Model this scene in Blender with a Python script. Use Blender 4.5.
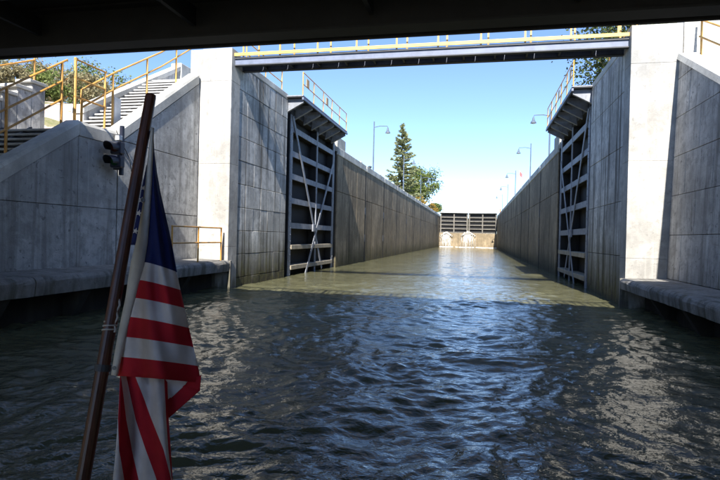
import bpy, math, random
import numpy as np
from mathutils import Vector, Matrix
random.seed(7); rng = np.random.default_rng(7)
for o in list(bpy.data.objects): bpy.data.objects.remove(o)
SC = bpy.context.scene
COL = SC.collection

# ------------------------------------------------------------------ camera
CAM_H = 2.04
YAW, PITCH, ROLL, FPX = math.radians(12.22), math.radians(0.39), math.radians(1.35), 540.0
fy = Vector((-math.sin(YAW)*math.cos(PITCH), math.cos(YAW)*math.cos(PITCH), -math.sin(PITCH)))
rx0 = Vector((math.cos(YAW), math.sin(YAW), 0)); dn0 = fy.cross(rx0)
cr, sr = math.cos(ROLL), math.sin(ROLL)
RX = cr*rx0 - sr*dn0; DN = sr*rx0 + cr*dn0
EYE = Vector((0, 0, CAM_H))
cam = bpy.data.cameras.new('camera'); camo = bpy.data.objects.new('camera', cam); COL.objects.link(camo)
M4 = Matrix((RX, -DN, -fy)).transposed().to_4x4(); M4.translation = EYE
camo.matrix_world = M4
cam.sensor_width = 36; cam.lens = FPX/720*36; cam.clip_start = 0.05; cam.clip_end = 3000
SC.camera = camo
def ray(px, py): return fy*FPX + RX*(px-360) + DN*(py-240)
def atY(px, py, Y): d = ray(px, py); return EYE + d*(Y/d.y)
def atX(px, py, X): d = ray(px, py); return EYE + d*(X/d.x)

# ------------------------------------------------------------------ light
SUN_EL, SUN_AZ = math.radians(38.6), math.radians(4.4)     # sun behind the camera, a little to the right
w = bpy.data.worlds.new('World'); SC.world = w; w.use_nodes = True
nt = w.node_tree; bg = nt.nodes['Background']
sky = nt.nodes.new('ShaderNodeTexSky'); sky.sky_type = 'NISHITA'; sky.sun_disc = False
sky.sun_elevation = SUN_EL; sky.sun_rotation = math.pi - SUN_AZ
sky.altitude = 600; sky.air_density = 0.62; sky.dust_density = 0.0; sky.ozone_density = 3.0
nt.links.new(sky.outputs[0], bg.inputs[0]); bg.inputs[1].default_value = 0.112
sl = bpy.data.lights.new('sun', 'SUN'); sl.energy = 4.1; sl.angle = math.radians(0.53); sl.color = (1, 0.955, 0.88)
so = bpy.data.objects.new('sun', sl); COL.objects.link(so); so.location = (20, -60, 60)
dirl = Vector((-math.sin(SUN_AZ)*math.cos(SUN_EL), math.cos(SUN_AZ)*math.cos(SUN_EL), -math.sin(SUN_EL)))
so.rotation_euler = dirl.to_track_quat('-Z', 'Y').to_euler()
vs = SC.view_settings; vs.view_transform = 'Standard'; vs.look = 'None'; vs.gamma = 1; vs.exposure = 1.5
vs.use_curve_mapping = False

# ------------------------------------------------------------------ materials
def mat(name):
    m = bpy.data.materials.new(name); m.use_nodes = True
    return m, m.node_tree, m.node_tree.nodes['Principled BSDF']
def N(t, typ, **kw):
    n = t.nodes.new(typ)
    for k, v in kw.items():
        if k in n.inputs.keys() if isinstance(k, str) else False: n.inputs[k].default_value = v
        else: setattr(n, k, v)
    return n
def ramp(t, src, a, b, ca=(0,0,0,1), cb=(1,1,1,1)):
    r = t.nodes.new('ShaderNodeValToRGB'); r.color_ramp.elements[0].position = a; r.color_ramp.elements[1].position = b
    r.color_ramp.elements[0].color = ca; r.color_ramp.elements[1].color = cb
    t.links.new(src, r.inputs[0]); return r.outputs[0]
def noise(t, vec, scale, detail=5, rough=0.6, dist=0):
    n = t.nodes.new('ShaderNodeTexNoise'); n.inputs['Scale'].default_value = scale; n.inputs['Detail'].default_value = detail
    n.inputs['Roughness'].default_value = rough; n.inputs['Distortion'].default_value = dist
    t.links.new(vec, n.inputs['Vector']); return n.outputs[0]
def mapping(t, vec, sc):
    m = t.nodes.new('ShaderNodeMapping'); m.inputs['Scale'].default_value = sc; t.links.new(vec, m.inputs['Vector']); return m.outputs[0]
def mix(t, fac, a, b, mode='MIX'):
    m = t.nodes.new('ShaderNodeMix'); m.data_type = 'RGBA'; m.blend_type = mode
    for i, v in ((0, fac), (6, a), (7, b)):
        if hasattr(v, 'is_output') or isinstance(v, bpy.types.NodeSocket): t.links.new(v, m.inputs[i])
        else: m.inputs[i].default_value = v if i == 0 else (*v[:3], 1)
    return m.outputs[2]
def math_(t, op, a, b=0.0):
    m = t.nodes.new('ShaderNodeMath'); m.operation = op
    for i, v in enumerate((a, b)):
        if isinstance(v, bpy.types.NodeSocket): t.links.new(v, m.inputs[i])
        else: m.inputs[i].default_value = v
    return m.outputs[0]
def bump(t, p, h, strength, dist=0.02):
    b = t.nodes.new('ShaderNodeBump'); b.inputs['Strength'].default_value = strength; b.inputs['Distance'].default_value = dist
    t.links.new(h, b.inputs['Height']); t.links.new(b.outputs[0], p.inputs['Normal'])

def concrete(name, col, streak=0.5, mott=0.5, algae=0.0, algae_top=1.2, var=0.12, stain=(0.10, 0.09, 0.075), boards=0.0):
    m, t, p = mat(name)
    pos = t.nodes.new('ShaderNodeNewGeometry').outputs['Position']
    big = noise(t, pos, 0.55, 6, 0.62); med = noise(t, pos, 3.5, 6, 0.65); fine = noise(t, pos, 38, 4, 0.6)
    st = noise(t, mapping(t, pos, (3.2, 3.2, 0.16)), 1.0, 5, 0.65, 0.3)
    st2 = noise(t, mapping(t, pos, (9, 9, 0.35)), 1.0, 4, 0.6)
    c = mix(t, ramp(t, big, 0.40, 0.62), [v*0.68 for v in col], [min(1, v*1.16) for v in col])
    blot = noise(t, pos, 1.7, 8, 0.72, 0.6)
    c = mix(t, math_(t, 'MULTIPLY', ramp(t, blot, 0.52, 0.60), mott*0.55), c, [v*0.60 for v in col])
    c = mix(t, math_(t, 'MULTIPLY', ramp(t, med, 0.48, 0.66), mott*0.55), c, [v*0.55 for v in col])
    c = mix(t, math_(t, 'MULTIPLY', ramp(t, st, 0.50, 0.64), streak), c, stain)
    c = mix(t, math_(t, 'MULTIPLY', ramp(t, st2, 0.57, 0.68), streak*0.5), c, [min(1, v*1.35) for v in col])
    c = mix(t, math_(t, 'MULTIPLY', ramp(t, fine, 0.5, 0.8), 0.22), c, [v*0.45 for v in col])
    pit = noise(t, pos, 7.5, 2, 0.5, 0.4)
    c = mix(t, math_(t, 'MULTIPLY', ramp(t, pit, 0.665, 0.71), 0.05+0.40*mott*mott), c, [v*0.32 for v in col])
    crack = noise(t, mapping(t, pos, (0.5, 0.5, 2.2)), 1.6, 7, 0.7, 1.2)
    cl = math_(t, 'ABSOLUTE', math_(t, 'SUBTRACT', crack, 0.5))
    c = mix(t, math_(t, 'MULTIPLY', ramp(t, cl, 0.0, 0.008, (1,1,1,1), (0,0,0,1)), 0.30*mott), c, [v*0.35 for v in col])
    oi = t.nodes.new('ShaderNodeObjectInfo').outputs['Random']
    v = math_(t, 'ADD', math_(t, 'MULTIPLY', oi, 2*var), 1-var)
    comb = t.nodes.new('ShaderNodeCombineColor')
    for i in range(3): t.links.new(v, comb.inputs[i])
    c = mix(t, 1.0, c, comb.outputs[0], 'MULTIPLY')
    if algae > 0:
        sep = t.nodes.new('ShaderNodeSeparateXYZ'); t.links.new(pos, sep.inputs[0])
        h = math_(t, 'ADD', sep.outputs[2], math_(t, 'MULTIPLY', math_(t, 'SUBTRACT', st, 0.5), -2.6))
        band = t.nodes.new('ShaderNodeMapRange'); band.inputs[1].default_value = algae_top; band.inputs[2].default_value = algae_top*0.15
        band.inputs[3].default_value = 0; band.inputs[4].default_value = algae; t.links.new(h, band.inputs[0])
        ac = mix(t, ramp(t, med, 0.35, 0.65), (0.035, 0.028, 0.016), (0.095, 0.09, 0.035))
        c = mix(t, band.outputs[0], c, ac)
    t.links.new(c, p.inputs['Base Color'])
    p.inputs['Roughness'].default_value = 0.85; p.inputs['Specular IOR Level'].default_value = 0.25
    hh = math_(t, 'ADD', math_(t, 'MULTIPLY', med, 0.6), math_(t, 'MULTIPLY', fine, 0.35))
    bump(t, p, hh, 0.8, 0.025)
    return m
def painted(name, col, rust=0.2, rcol=(0.16, 0.06, 0.02), rough=0.5, scale=14, metal=0.0):
    m, t, p = mat(name)
    pos = t.nodes.new('ShaderNodeNewGeometry').outputs['Position']
    n1 = noise(t, pos, scale, 6, 0.7); n2 = noise(t, pos, 2.2, 4, 0.6)
    c = mix(t, ramp(t, n2, 0.3, 0.7), [v*0.72 for v in col], [min(1, v*1.15) for v in col])
    c = mix(t, math_(t, 'MULTIPLY', ramp(t, n1, 0.52, 0.68), rust), c, rcol)
    t.links.new(c, p.inputs['Base Color']); p.inputs['Roughness'].default_value = rough; p.inputs['Metallic'].default_value = metal
    bump(t, p, n1, 0.25, 0.004)
    return m
def leafmat(name, a, b, trans=0.35):
    m, t, p = mat(name)
    pos = t.nodes.new('ShaderNodeNewGeometry').outputs['Position']
    n1 = noise(t, pos, 1.3, 4, 0.7); n2 = noise(t, pos, 9, 2, 0.5)
    c = mix(t, ramp(t, n1, 0.35, 0.65), a, b); c = mix(t, math_(t, 'MULTIPLY', ramp(t, n2, 0.4, 0.7), 0.5), c, [v*0.5 for v in a])
    t.links.new(c, p.inputs['Base Color']); p.inputs['Roughness'].default_value = 0.6; p.inputs['Specular IOR Level'].default_value = 0.25
    tr = t.nodes.new('ShaderNodeBsdfTranslucent'); t.links.new(c, tr.inputs[0])
    ms = t.nodes.new('ShaderNodeMixShader'); ms.inputs[0].default_value = trans
    t.links.new(p.outputs[0], ms.inputs[1]); t.links.new(tr.outputs[0], ms.inputs[2])
    t.links.new(ms.outputs[0], t.nodes['Material Output'].inputs[0])
    return m
MT = {}
MT['pillar'] = concrete('pale_concrete', (0.44, 0.427, 0.40), 0.40, 0.8, 0.7, 0.35, 0.03, (0.30, 0.28, 0.25))
MT['stair'] = concrete('stair_concrete', (0.52, 0.515, 0.495), 0.55, 1.25, 0, 1, 0.06, (0.19, 0.18, 0.16))
MT['coping'] = concrete('coping_concrete', (0.56, 0.55, 0.51), 0.12, 0.5, 0, 1, 0.06, (0.25, 0.24, 0.22))
MT['near'] = concrete('streaked_concrete', (0.56, 0.555, 0.535), 0.88, 1.2, 0.97, 2.3, 0.13, (0.10, 0.095, 0.085))
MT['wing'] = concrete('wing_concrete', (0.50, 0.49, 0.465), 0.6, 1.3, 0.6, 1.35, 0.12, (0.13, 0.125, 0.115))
MT['chamber'] = concrete('chamber_concrete', (0.28, 0.228, 0.155), 0.85, 1.0, 0.85, 1.4, 0.2, (0.075, 0.06, 0.042))
MT['joint'] = concrete('joint_concrete', (0.045, 0.042, 0.038), 0.3, 0.5, 0, 1, 0)
MT['ledge'] = concrete('ledge_concrete', (0.34, 0.325, 0.30), 0.55, 1.0, 0.6, 0.95, 0.1, (0.12, 0.11, 0.09))
MT['seal'] = concrete('bitumen_joint', (0.03, 0.027, 0.023), 0.3, 0.5, 0, 1, 0)
MT['sill'] = concrete('wet_sill_concrete', (0.30, 0.235, 0.15), 0.55, 0.8, 0, 1, 0.1, (0.13, 0.10, 0.06))
MT['yellow'] = painted('faded_yellow_paint', (0.62, 0.34, 0.08), 0.45, (0.36, 0.16, 0.05))
MT['toe'] = painted('pale_yellow_paint', (0.66, 0.44, 0.11), 0.2, (0.4, 0.25, 0.1))
MT['rusty'] = painted('rusty_yellow_paint', (0.60, 0.30, 0.06), 0.75, (0.22, 0.085, 0.025))
MT['gate'] = painted('grey_gate_steel', (0.25, 0.265, 0.30), 0.65, (0.12, 0.10, 0.08), 0.6, 6)
MT['fargate'] = painted('dull_far_gate_steel', (0.17, 0.155, 0.13), 0.6, (0.06, 0.045, 0.03), 0.7, 3)
MT['skin'] = painted('black_gate_skin', (0.011, 0.011, 0.012), 0.4, (0.02, 0.014, 0.01), 0.7, 5)
MT['fender'] = painted('weathered_timber', (0.36, 0.31, 0.23), 0.6, (0.14, 0.11, 0.075), 0.8, 8)
MT['beam'] = painted('blue_grey_beam', (0.15, 0.175, 0.25), 0.25, (0.12, 0.12, 0.14), 0.5, 5)
MT['darksteel'] = painted('dark_steel', (0.05, 0.052, 0.058), 0.3, (0.03, 0.02, 0.015), 0.6, 6)
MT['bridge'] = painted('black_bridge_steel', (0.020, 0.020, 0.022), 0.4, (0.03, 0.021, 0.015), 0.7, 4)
MT['bridgerail'] = painted('grey_rail_steel', (0.2, 0.2, 0.2), 0.2)
MT['lamp'] = painted('lamp_steel', (0.10, 0.13, 0.18), 0.1, (0.05, 0.05, 0.06), 0.45)
MT['glass'] = painted('dull_glass', (0.4, 0.42, 0.42), 0.0, rough=0.2)
MT['signal'] = painted('signal_housing', (0.012, 0.016, 0.035), 0.2, (0.03, 0.03, 0.03), 0.45)
MT['lens'] = painted('signal_lens', (0.05, 0.012, 0.01), 0, rough=0.15)
MT['lensg'] = painted('signal_lens_green', (0.01, 0.05, 0.02), 0, rough=0.15)
MT['white'] = painted('white_paint', (0.75, 0.75, 0.73), 0.12, (0.35, 0.33, 0.3))
MT['red'] = painted('red_paint', (0.50, 0.20, 0.20), 0.05, (0.3, 0.05, 0.03))
MT['orange'] = painted('orange_paint', (0.75, 0.22, 0.05), 0.05)
MT['hull'] = painted('hull_paint', (0.55, 0.55, 0.53), 0.1, (0.3, 0.28, 0.25), 0.4)
MT['deck'] = painted('boat_deck', (0.25, 0.24, 0.22), 0.3, (0.15, 0.14, 0.13), 0.7)
MT['trunk'] = painted('bark', (0.10, 0.075, 0.055), 0.5, (0.05, 0.035, 0.025), 0.9)
MT['tread'] = concrete('tread_concrete', (0.52, 0.51, 0.49), 0.1, 0.4, 0, 1, 0.06)
MT['spruce'] = leafmat('spruce_needles', (0.20, 0.23, 0.125), (0.34, 0.36, 0.18), 0.3)
MT['leaf'] = leafmat('green_leaves', (0.11, 0.16, 0.045), (0.23, 0.27, 0.08))
MT['darkleaf'] = leafmat('dark_leaves', (0.045, 0.07, 0.02), (0.10, 0.12, 0.04), 0.25)
MT['yleaf'] = leafmat('yellow_leaves', (0.28, 0.20, 0.04), (0.40, 0.26, 0.06))
MT['oleaf'] = leafmat('olive_leaves', (0.28, 0.29, 0.13), (0.44, 0.43, 0.24), 0.45)
MT['tleaf'] = leafmat('tan_leaves', (0.28, 0.24, 0.13), (0.38, 0.34, 0.20))
# wood of the flag staff
m, t, p = mat('varnished_dark_wood'); MT['staff'] = m
tc = t.nodes.new('ShaderNodeTexCoord').outputs['Object']
n1 = noise(t, mapping(t, tc, (40, 40, 2.5)), 1, 5, 0.6)
t.links.new(mix(t, ramp(t, n1, 0.35, 0.7), (0.042, 0.013, 0.007), (0.13, 0.042, 0.019)), p.inputs['Base Color'])
p.inputs['Roughness'].default_value = 0.38
# cloth
def cloth(name, col):
    m, t, p = mat(name)
    tc = t.nodes.new('ShaderNodeNewGeometry').outputs['Position']
    n1 = noise(t, tc, 9, 4, 0.6); n2 = noise(t, tc, 420, 2, 0.5)
    t.links.new(mix(t, ramp(t, n1, 0.3, 0.7), [v*0.8 for v in col], [min(1, v*1.1) for v in col]), p.inputs['Base Color'])
    p.inputs['Roughness'].default_value = 0.85; p.inputs['Specular IOR Level'].default_value = 0.2
    bump(t, p, math_(t, 'ADD', math_(t, 'MULTIPLY', n1, 0.8), math_(t, 'MULTIPLY', n2, 0.12)), 0.35, 0.01)
    tr = t.nodes.new('ShaderNodeBsdfTranslucent'); tr.inputs[0].default_value = (*col, 1)
    ms = t.nodes.new('ShaderNodeMixShader'); ms.inputs[0].default_value = 0.2
    t.links.new(p.outputs[0], ms.inputs[1]); t.links.new(tr.outputs[0], ms.inputs[2])
    t.links.new(ms.outputs[0], t.nodes['Material Output'].inputs[0])
    return m
MT['f_red'] = cloth('flag_red', (0.50, 0.020, 0.034)); MT['f_white'] = cloth('flag_white', (0.70, 0.66, 0.66)); MT['f_blue'] = cloth('flag_blue', (0.018, 0.027, 0.115))
MT['canvas'] = cloth('heading_canvas', (0.60, 0.57, 0.53))
# ground
m, t, p = mat('dry_grass_ground'); MT['ground'] = m
pos = t.nodes.new('ShaderNodeNewGeometry').outputs['Position']
a = noise(t, pos, 0.35, 6, 0.65); b = noise(t, pos, 4, 6, 0.7)
c = mix(t, ramp(t, a, 0.4, 0.6), (0.17, 0.175, 0.07), (0.36, 0.31, 0.18)); c = mix(t, math_(t, 'MULTIPLY', ramp(t, b, 0.4, 0.7), 0.6), c, (0.33, 0.27, 0.19))
t.links.new(c, p.inputs['Base Color']); p.inputs['Roughness'].default_value = 0.95; bump(t, p, b, 0.8, 0.1)
m, t, p = mat('pale_gravel'); MT['gravel'] = m
pos = t.nodes.new('ShaderNodeNewGeometry').outputs['Position']
a = noise(t, pos, 1.2, 6, 0.65); b = noise(t, pos, 14, 5, 0.7)
c = mix(t, ramp(t, a, 0.4, 0.6), (0.44, 0.35, 0.30), (0.52, 0.44, 0.38)); c = mix(t, math_(t, 'MULTIPLY', ramp(t, b, 0.5, 0.7), 0.5), c, (0.25, 0.19, 0.15))
t.links.new(c, p.inputs['Base Color']); p.inputs['Roughness'].default_value = 0.95; bump(t, p, b, 0.8, 0.05)
# water: murky body under a glossy rippled surface
def water_mat(name, col, sc=1.0, bs=0.38):
    m, t, p = mat(name)
    pos = t.nodes.new('ShaderNodeNewGeometry').outputs['Position']
    a = noise(t, pos, 0.25, 4, 0.6)
    c = mix(t, ramp(t, a, 0.3, 0.7), [v*0.85 for v in col], [v*1.15 for v in col])
    t.links.new(c, p.inputs['Base Color']); p.inputs['Roughness'].default_value = 0.02; p.inputs['IOR'].default_value = 1.36
    n1 = noise(t, mapping(t, pos, (0.8, 1.15, 1)), 5.5*sc, 3, 0.55, 0.4); n2 = noise(t, pos, 17*sc, 3, 0.5)
    h = math_(t, 'ADD', n1, math_(t, 'MULTIPLY', n2, 0.3))
    bump(t, p, h, bs, 0.06)
    return m
MT['water'] = water_mat('murky_canal_water', (0.122, 0.119, 0.066))
m, t, p = mat('white_water'); MT['foam'] = m
pos = t.nodes.new('ShaderNodeNewGeometry').outputs['Position']
n1 = noise(t, mapping(t, pos, (2.5, 2.5, 0.7)), 1, 6, 0.7)
t.links.new(mix(t, ramp(t, n1, 0.42, 0.6), (0.50, 0.47, 0.41), (0.78, 0.78, 0.77)), p.inputs['Base Color']); p.inputs['Roughness'].default_value = 0.6
bump(t, p, n1, 1.0, 0.2)

# ------------------------------------------------------------------ helpers
def tag(o, label=None, cat=None, group=None, kind=None):
    if label: o['label'] = label
    if cat: o['category'] = cat
    if group: o['group'] = group
    if kind: o['kind'] = kind
    return o
def thing(name, loc, label, cat, group=None):
    o = bpy.data.objects.new(name, None); COL.objects.link(o); o.location = loc; o.empty_display_size = 0.3
    return tag(o, label, cat, group)
def rootloc(o):
    v = Vector((0, 0, 0))
    while o is not None: v += o.location; o = o.parent
    return v
def link(name, me, parent=None):
    o = bpy.data.objects.new(name, me); COL.objects.link(o)
    if parent is not None: o.parent = parent
    return o
class MB:
    def __init__(s): s.v = []; s.f = []; s.mi = []
    def add(s, vs, fs, mi=0):
        n = len(s.v); s.v += [tuple(x) for x in vs]; s.f += [tuple(i+n for i in f) for f in fs]; s.mi += [mi]*len(fs); return s
    def box(s, x0, x1, y0, y1, z0, z1, b=0.0, mi=0):
        if x0 > x1: x0, x1 = x1, x0
        if y0 > y1: y0, y1 = y1, y0
        if b <= 0:
            v = [(x, y, z) for z in (z0, z1) for y in (y0, y1) for x in (x0, x1)]
            return s.add(v, [(0,2,3,1), (4,5,7,6), (0,1,5,4), (2,6,7,3), (0,4,6,2), (1,3,7,5)], mi)
        pts = []
        for z in (z0, z1):
            for y in (y0, y1):
                for x in (x0, x1):
                    sx = b if x == x0 else -b; sy = b if y == y0 else -b; sz = b if z == z0 else -b
                    pts += [(x, y+sy, z+sz), (x+sx, y, z+sz), (x+sx, y+sy, z)]
        I = lambda x, y, z, k: ((z*2+y)*2+x)*3+k
        f = [(I(0,0,0,0),I(0,0,1,0),I(0,1,1,0),I(0,1,0,0)), (I(1,0,0,0),I(1,1,0,0),I(1,1,1,0),I(1,0,1,0)),
             (I(0,0,0,1),I(1,0,0,1),I(1,0,1,1),I(0,0,1,1)), (I(0,1,0,1),I(0,1,1,1),I(1,1,1,1),I(1,1,0,1)),
             (I(0,0,0,2),I(0,1,0,2),I(1,1,0,2),I(1,0,0,2)), (I(0,0,1,2),I(1,0,1,2),I(1,1,1,2),I(0,1,1,2))]
        for y in (0,1):
            for z in (0,1): f.append((I(0,y,z,1),I(1,y,z,1),I(1,y,z,2),I(0,y,z,2)))
        for x in (0,1):
            for z in (0,1): f.append((I(x,0,z,0),I(x,1,z,0),I(x,1,z,2),I(x,0,z,2)))
        for x in (0,1):
            for y in (0,1): f.append((I(x,y,0,0),I(x,y,1,0),I(x,y,1,1),I(x,y,0,1)))
        for x in (0,1):
            for y in (0,1):
                for z in (0,1): f.append((I(x,y,z,0),I(x,y,z,1),I(x,y,z,2)))
        return s.add(pts, f, mi)
    def tube(s, pts, r, n=8, mi=0, r1=None):
        pts = [Vector(p) for p in pts]; rings = []
        up = None
        for i, p in enumerate(pts):
            d = (pts[min(i+1, len(pts)-1)] - pts[max(i-1, 0)]).normalized()
            if up is None: up = Vector((0,0,1)) if abs(d.z) < 0.9 else Vector((1,0,0))
            a = d.cross(up).normalized(); b = a.cross(d).normalized(); up = b
            rr = r if r1 is None else r + (r1-r)*i/(len(pts)-1)
            rings.append([p + a*math.cos(2*math.pi*k/n)*rr + b*math.sin(2*math.pi*k/n)*rr for k in range(n)])
        v = [q for rg in rings for q in rg]; f = []
        for i in range(len(pts)-1):
            for k in range(n): f.append((i*n+k, i*n+(k+1)%n, (i+1)*n+(k+1)%n, (i+1)*n+k))
        f.append(tuple(range(n))[::-1]); f.append(tuple((len(pts)-1)*n+k for k in range(n)))
        return s.add(v, f, mi)
    def bar(s, p, q, wd, hd, side=(1,0,0), mi=0):
        p = Vector(p); q = Vector(q); d = (q-p).normalized(); sd = Vector(side); sd = (sd - d*sd.dot(d)).normalized(); u = d.cross(sd)
        v = [c + sd*a*wd/2 + u*b*hd/2 for c in (p, q) for a, b in ((-1,-1), (1,-1), (1,1), (-1,1))]
        return s.add(v, [(0,3,2,1), (4,5,6,7), (0,1,5,4), (1,2,6,5), (2,3,7,6), (3,0,4,7)], mi)
    def extrude(s, poly, vec, mi=0):
        n = len(poly); vec = Vector(vec); v = [Vector(p) for p in poly]; v += [p+vec for p in v]
        return s.add(v, [tuple(range(n))[::-1], tuple(range(n, 2*n))] + [(i, (i+1)%n, n+(i+1)%n, n+i) for i in range(n)], mi)
    def lathe(s, c, prof, n=12, mi=0):
        c = Vector(c); v = []; f = []
        for (r, z) in prof: v += [c + Vector((r*math.cos(2*math.pi*k/n), r*math.sin(2*math.pi*k/n), z)) for k in range(n)]
        for i in range(len(prof)-1):
            for k in range(n): f.append((i*n+k, i*n+(k+1)%n, (i+1)*n+(k+1)%n, (i+1)*n+k))
        f.append(tuple(range(n))[::-1]); f.append(tuple((len(prof)-1)*n+k for k in range(n)))
        return s.add(v, f, mi)
    def build(s, name, m, parent=None, smooth=False):
        off = rootloc(parent) if parent is not None else Vector((0,0,0))
        me = bpy.data.meshes.new(name); me.from_pydata([Vector(p)-off for p in s.v], [], s.f)
        for mm in (m if isinstance(m, (list, tuple)) else [m]): me.materials.append(MT[mm])
        me.polygons.foreach_set('material_index', s.mi)
        import bmesh
        bm = bmesh.new(); bm.from_mesh(me); bmesh.ops.recalc_face_normals(bm, faces=bm.faces); bm.to_mesh(me); bm.free()
        if smooth: me.polygons.foreach_set('use_smooth', [True]*len(me.polygons))
        return link(name, me, parent)

def clip(poly, a, b, c):           # keep a*s+b*t<=c
    out = []
    for i in range(len(poly)):
        p, q = poly[i], poly[(i+1) % len(poly)]
        dp, dq = a*p[0]+b*p[1]-c, a*q[0]+b*q[1]-c
        if dp <= 0: out.append(p)
        if (dp < 0 < dq) or (dq < 0 < dp):
            k = dp/(dp-dq); out.append((p[0]+(q[0]-p[0])*k, p[1]+(q[1]-p[1])*k))
    return out
def area(p): return 0.5*sum(p[i][0]*p[(i+1)%len(p)][1]-p[(i+1)%len(p)][0]*p[i][1] for i in range(len(p)))
def inset(poly, g):
    if area(poly) < 0: poly = poly[::-1]
    res = poly
    for i in range(len(poly)):
        p, q = poly[i], poly[(i+1) % len(poly)]
        ex, ey = q[0]-p[0], q[1]-p[1]; L = math.hypot(ex, ey)
        if L < 1e-4: continue
        nx, ny = ey/L, -ex/L
        res = clip(res, nx, ny, nx*p[0]+ny*p[1]-g)
        if len(res) < 3: return []
    return res
def clean(poly):
    out = []
    for p in poly:
        if not out or math.hypot(p[0]-out[-1][0], p[1]-out[-1][1]) > 0.004: out.append(p)
    if len(out) > 2 and math.hypot(out[0][0]-out[-1][0], out[0][1]-out[-1][1]) < 0.004: out.pop()
    return out
def panels(parent, name, m, O, A, U, NN, scuts, tcuts, region, gap=0.03, proud=0.04, bev=0.012, back=0.03, jitter=0.006, stagger=0):
    """slabs laid over a wall plane: cells of the grid clipped to a convex region"""
    O, A, U, NN = Vector(O), Vector(A), Vector(U), Vector(NN)
    if area(region) < 0: region = region[::-1]
    for j in range(len(tcuts)-1):
        off = stagger if j % 2 else 0
        for i in range(len(scuts)-1):
            s0, s1 = scuts[i]+off, scuts[i+1]+off
            if off and i == 0: s0 -= off
            if off and i == len(scuts)-2: s1 -= off
            cell = [(s0, tcuts[j]), (s1, tcuts[j]), (s1, tcuts[j+1]), (s0, tcuts[j+1])]
            for k in range(len(region)):
                p, q = region[k], region[(k+1) % len(region)]
                ex, ey = q[0]-p[0], q[1]-p[1]; L = math.hypot(ex, ey); nx, ny = ey/L, -ex/L
                cell = clip(cell, nx, ny, nx*p[0]+ny*p[1])
                if len(cell) < 3: break
            if len(cell) < 3 or abs(area(clean(cell))) < 0.03: continue
            c1 = clean(inset(clean(cell), gap/2)); c2 = clean(inset(c1, bev)) if len(c1) > 2 else []
            if len(c1) < 3 or len(c2) < 3: continue
            d = proud + random.uniform(-jitter, jitter)
            w3 = lambda p, h: O + A*p[0] + U*p[1] + NN*h
            mb = MB()
            if len(c1) == len(c2):
                n = len(c1)
                v = [w3(p, -back) for p in c1] + [w3(p, d-bev) for p in c1] + [w3(p, d) for p in c2]
                f = [tuple(range(n))[::-1]] + [(r*n+k, r*n+(k+1)%n, (r+1)*n+(k+1)%n, (r+1)*n+k) for r in (0, 1) for k in range(n)] + [tuple(range(2*n, 3*n))]
                mb.add(v, f)
            else: mb.extrude([w3(p, -back) for p in c1], NN*(d+back))
            mb.build(name, m, parent)
def frange(a, b, n): return [a+(b-a)*i/n for i in range(n+1)]
def copy_tree(o, parent=None):
    c = o.copy(); COL.objects.link(c); c.parent = parent
    for ch in list(o.children): copy_tree(ch, c)
    return c

XL, XR, YP = -8.95, 4.6, 18.35        # lock walls, pillar plane
YG0, YG1, YF = 24.4, 33.9, 132.0      # lower gate recess, upper gate
ZT = 7.8                              # chamber coping

# ------------------------------------------------------------------ water
def wave_field():
    K = []
    for lam_lo, lam_hi, n, amp in ((1.2, 3.6, 16, 0.0064), (0.32, 1.0, 60, 0.00185), (0.12, 0.32, 120, 0.00048)):
        for _ in range(n):
            lam = math.exp(random.uniform(math.log(lam_lo), math.log(lam_hi))); th = random.gauss(math.pi/2, 0.95)
            K.append((2*math.pi/lam*math.cos(th), 2*math.pi/lam*math.sin(th), random.uniform(0, 6.28), amp*random.uniform(0.6, 1.4)))
    return K
WK = wave_field()
def make_water():
    ys = list(np.arange(-80, 1.0, 4.0)) + list(np.arange(1.0, 3.5, 0.1)) + list(np.arange(3.5, 22, 0.03)); y = 22.0; st = 0.05
    while y < YF+1.5: ys.append(y); y += st; st = min(st*1.02, 0.6)
    xs = np.linspace(-10.3, 5.9, 540); ys = np.array(ys)
    X, Y = np.meshgrid(xs, ys)
    Z = np.zeros_like(X)
    wx = X + 0.22*np.sin(0.9*Y+0.7*X) + 0.1*np.sin(2.3*X-1.1*Y); wy = Y + 0.25*np.sin(0.8*X-0.5*Y+1) + 0.1*np.sin(1.9*Y+1.3*X)
    for kx, ky, ph, am in WK:
        k = math.hypot(kx, ky); at = 1.0/(1+np.exp((Y - 420/k)/4.0)) if k > 3 else 1.0
        Z += am*np.sin(kx*wx+ky*wy+ph)*at
    env = 0.35 + 0.65/(1+np.exp((Y-19)/2.5))
    patch = 0.65 + 0.35*(1+np.sin(0.55*X+0.35*Y+0.8*np.sin(0.4*Y)))*0.5 + 0.45*(1+np.sin(1.1*X-0.6*Y+1.7*np.sin(0.5*X+0.23*Y)))*0.5
    Z *= env*patch*np.where(Y < 1, 0, 1)
    n0, n1 = X.shape
    co = np.stack([X, Y, Z], -1).reshape(-1, 3).astype(np.float32)
    i = np.arange((n0-1)*(n1-1)); r = i//(n1-1); c = i % (n1-1); a = r*n1+c
    q = np.stack([a, a+1, a+n1+1, a+n1], -1).astype(np.int32)
    me = bpy.data.meshes.new('canal_water'); me.vertices.add(len(co)); me.vertices.foreach_set('co', co.ravel())
    me.loops.add(q.size); me.loops.foreach_set('vertex_index', q.ravel())
    me.polygons.add(len(q)); me.polygons.foreach_set('loop_start', np.arange(0, q.size, 4, dtype=np.int32)); me.polygons.foreach_set('loop_total', np.full(len(q), 4, np.int32))
    me.polygons.foreach_set('use_smooth', np.ones(len(q), bool)); me.update(calc_edges=True); me.validate()
    me.materials.append(MT['water'])
    return tag(link('canal_water', me), 'murky rippled canal water in the lock', kind='structure')
make_water()
mb = MB(); mb.box(-40, 36, YF+3.45, 900, 4.0, 7.1)
tag(mb.build('upper_pool_water', 'water'), 'calm water of the upper pool behind the far gate', kind='structure')

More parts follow.
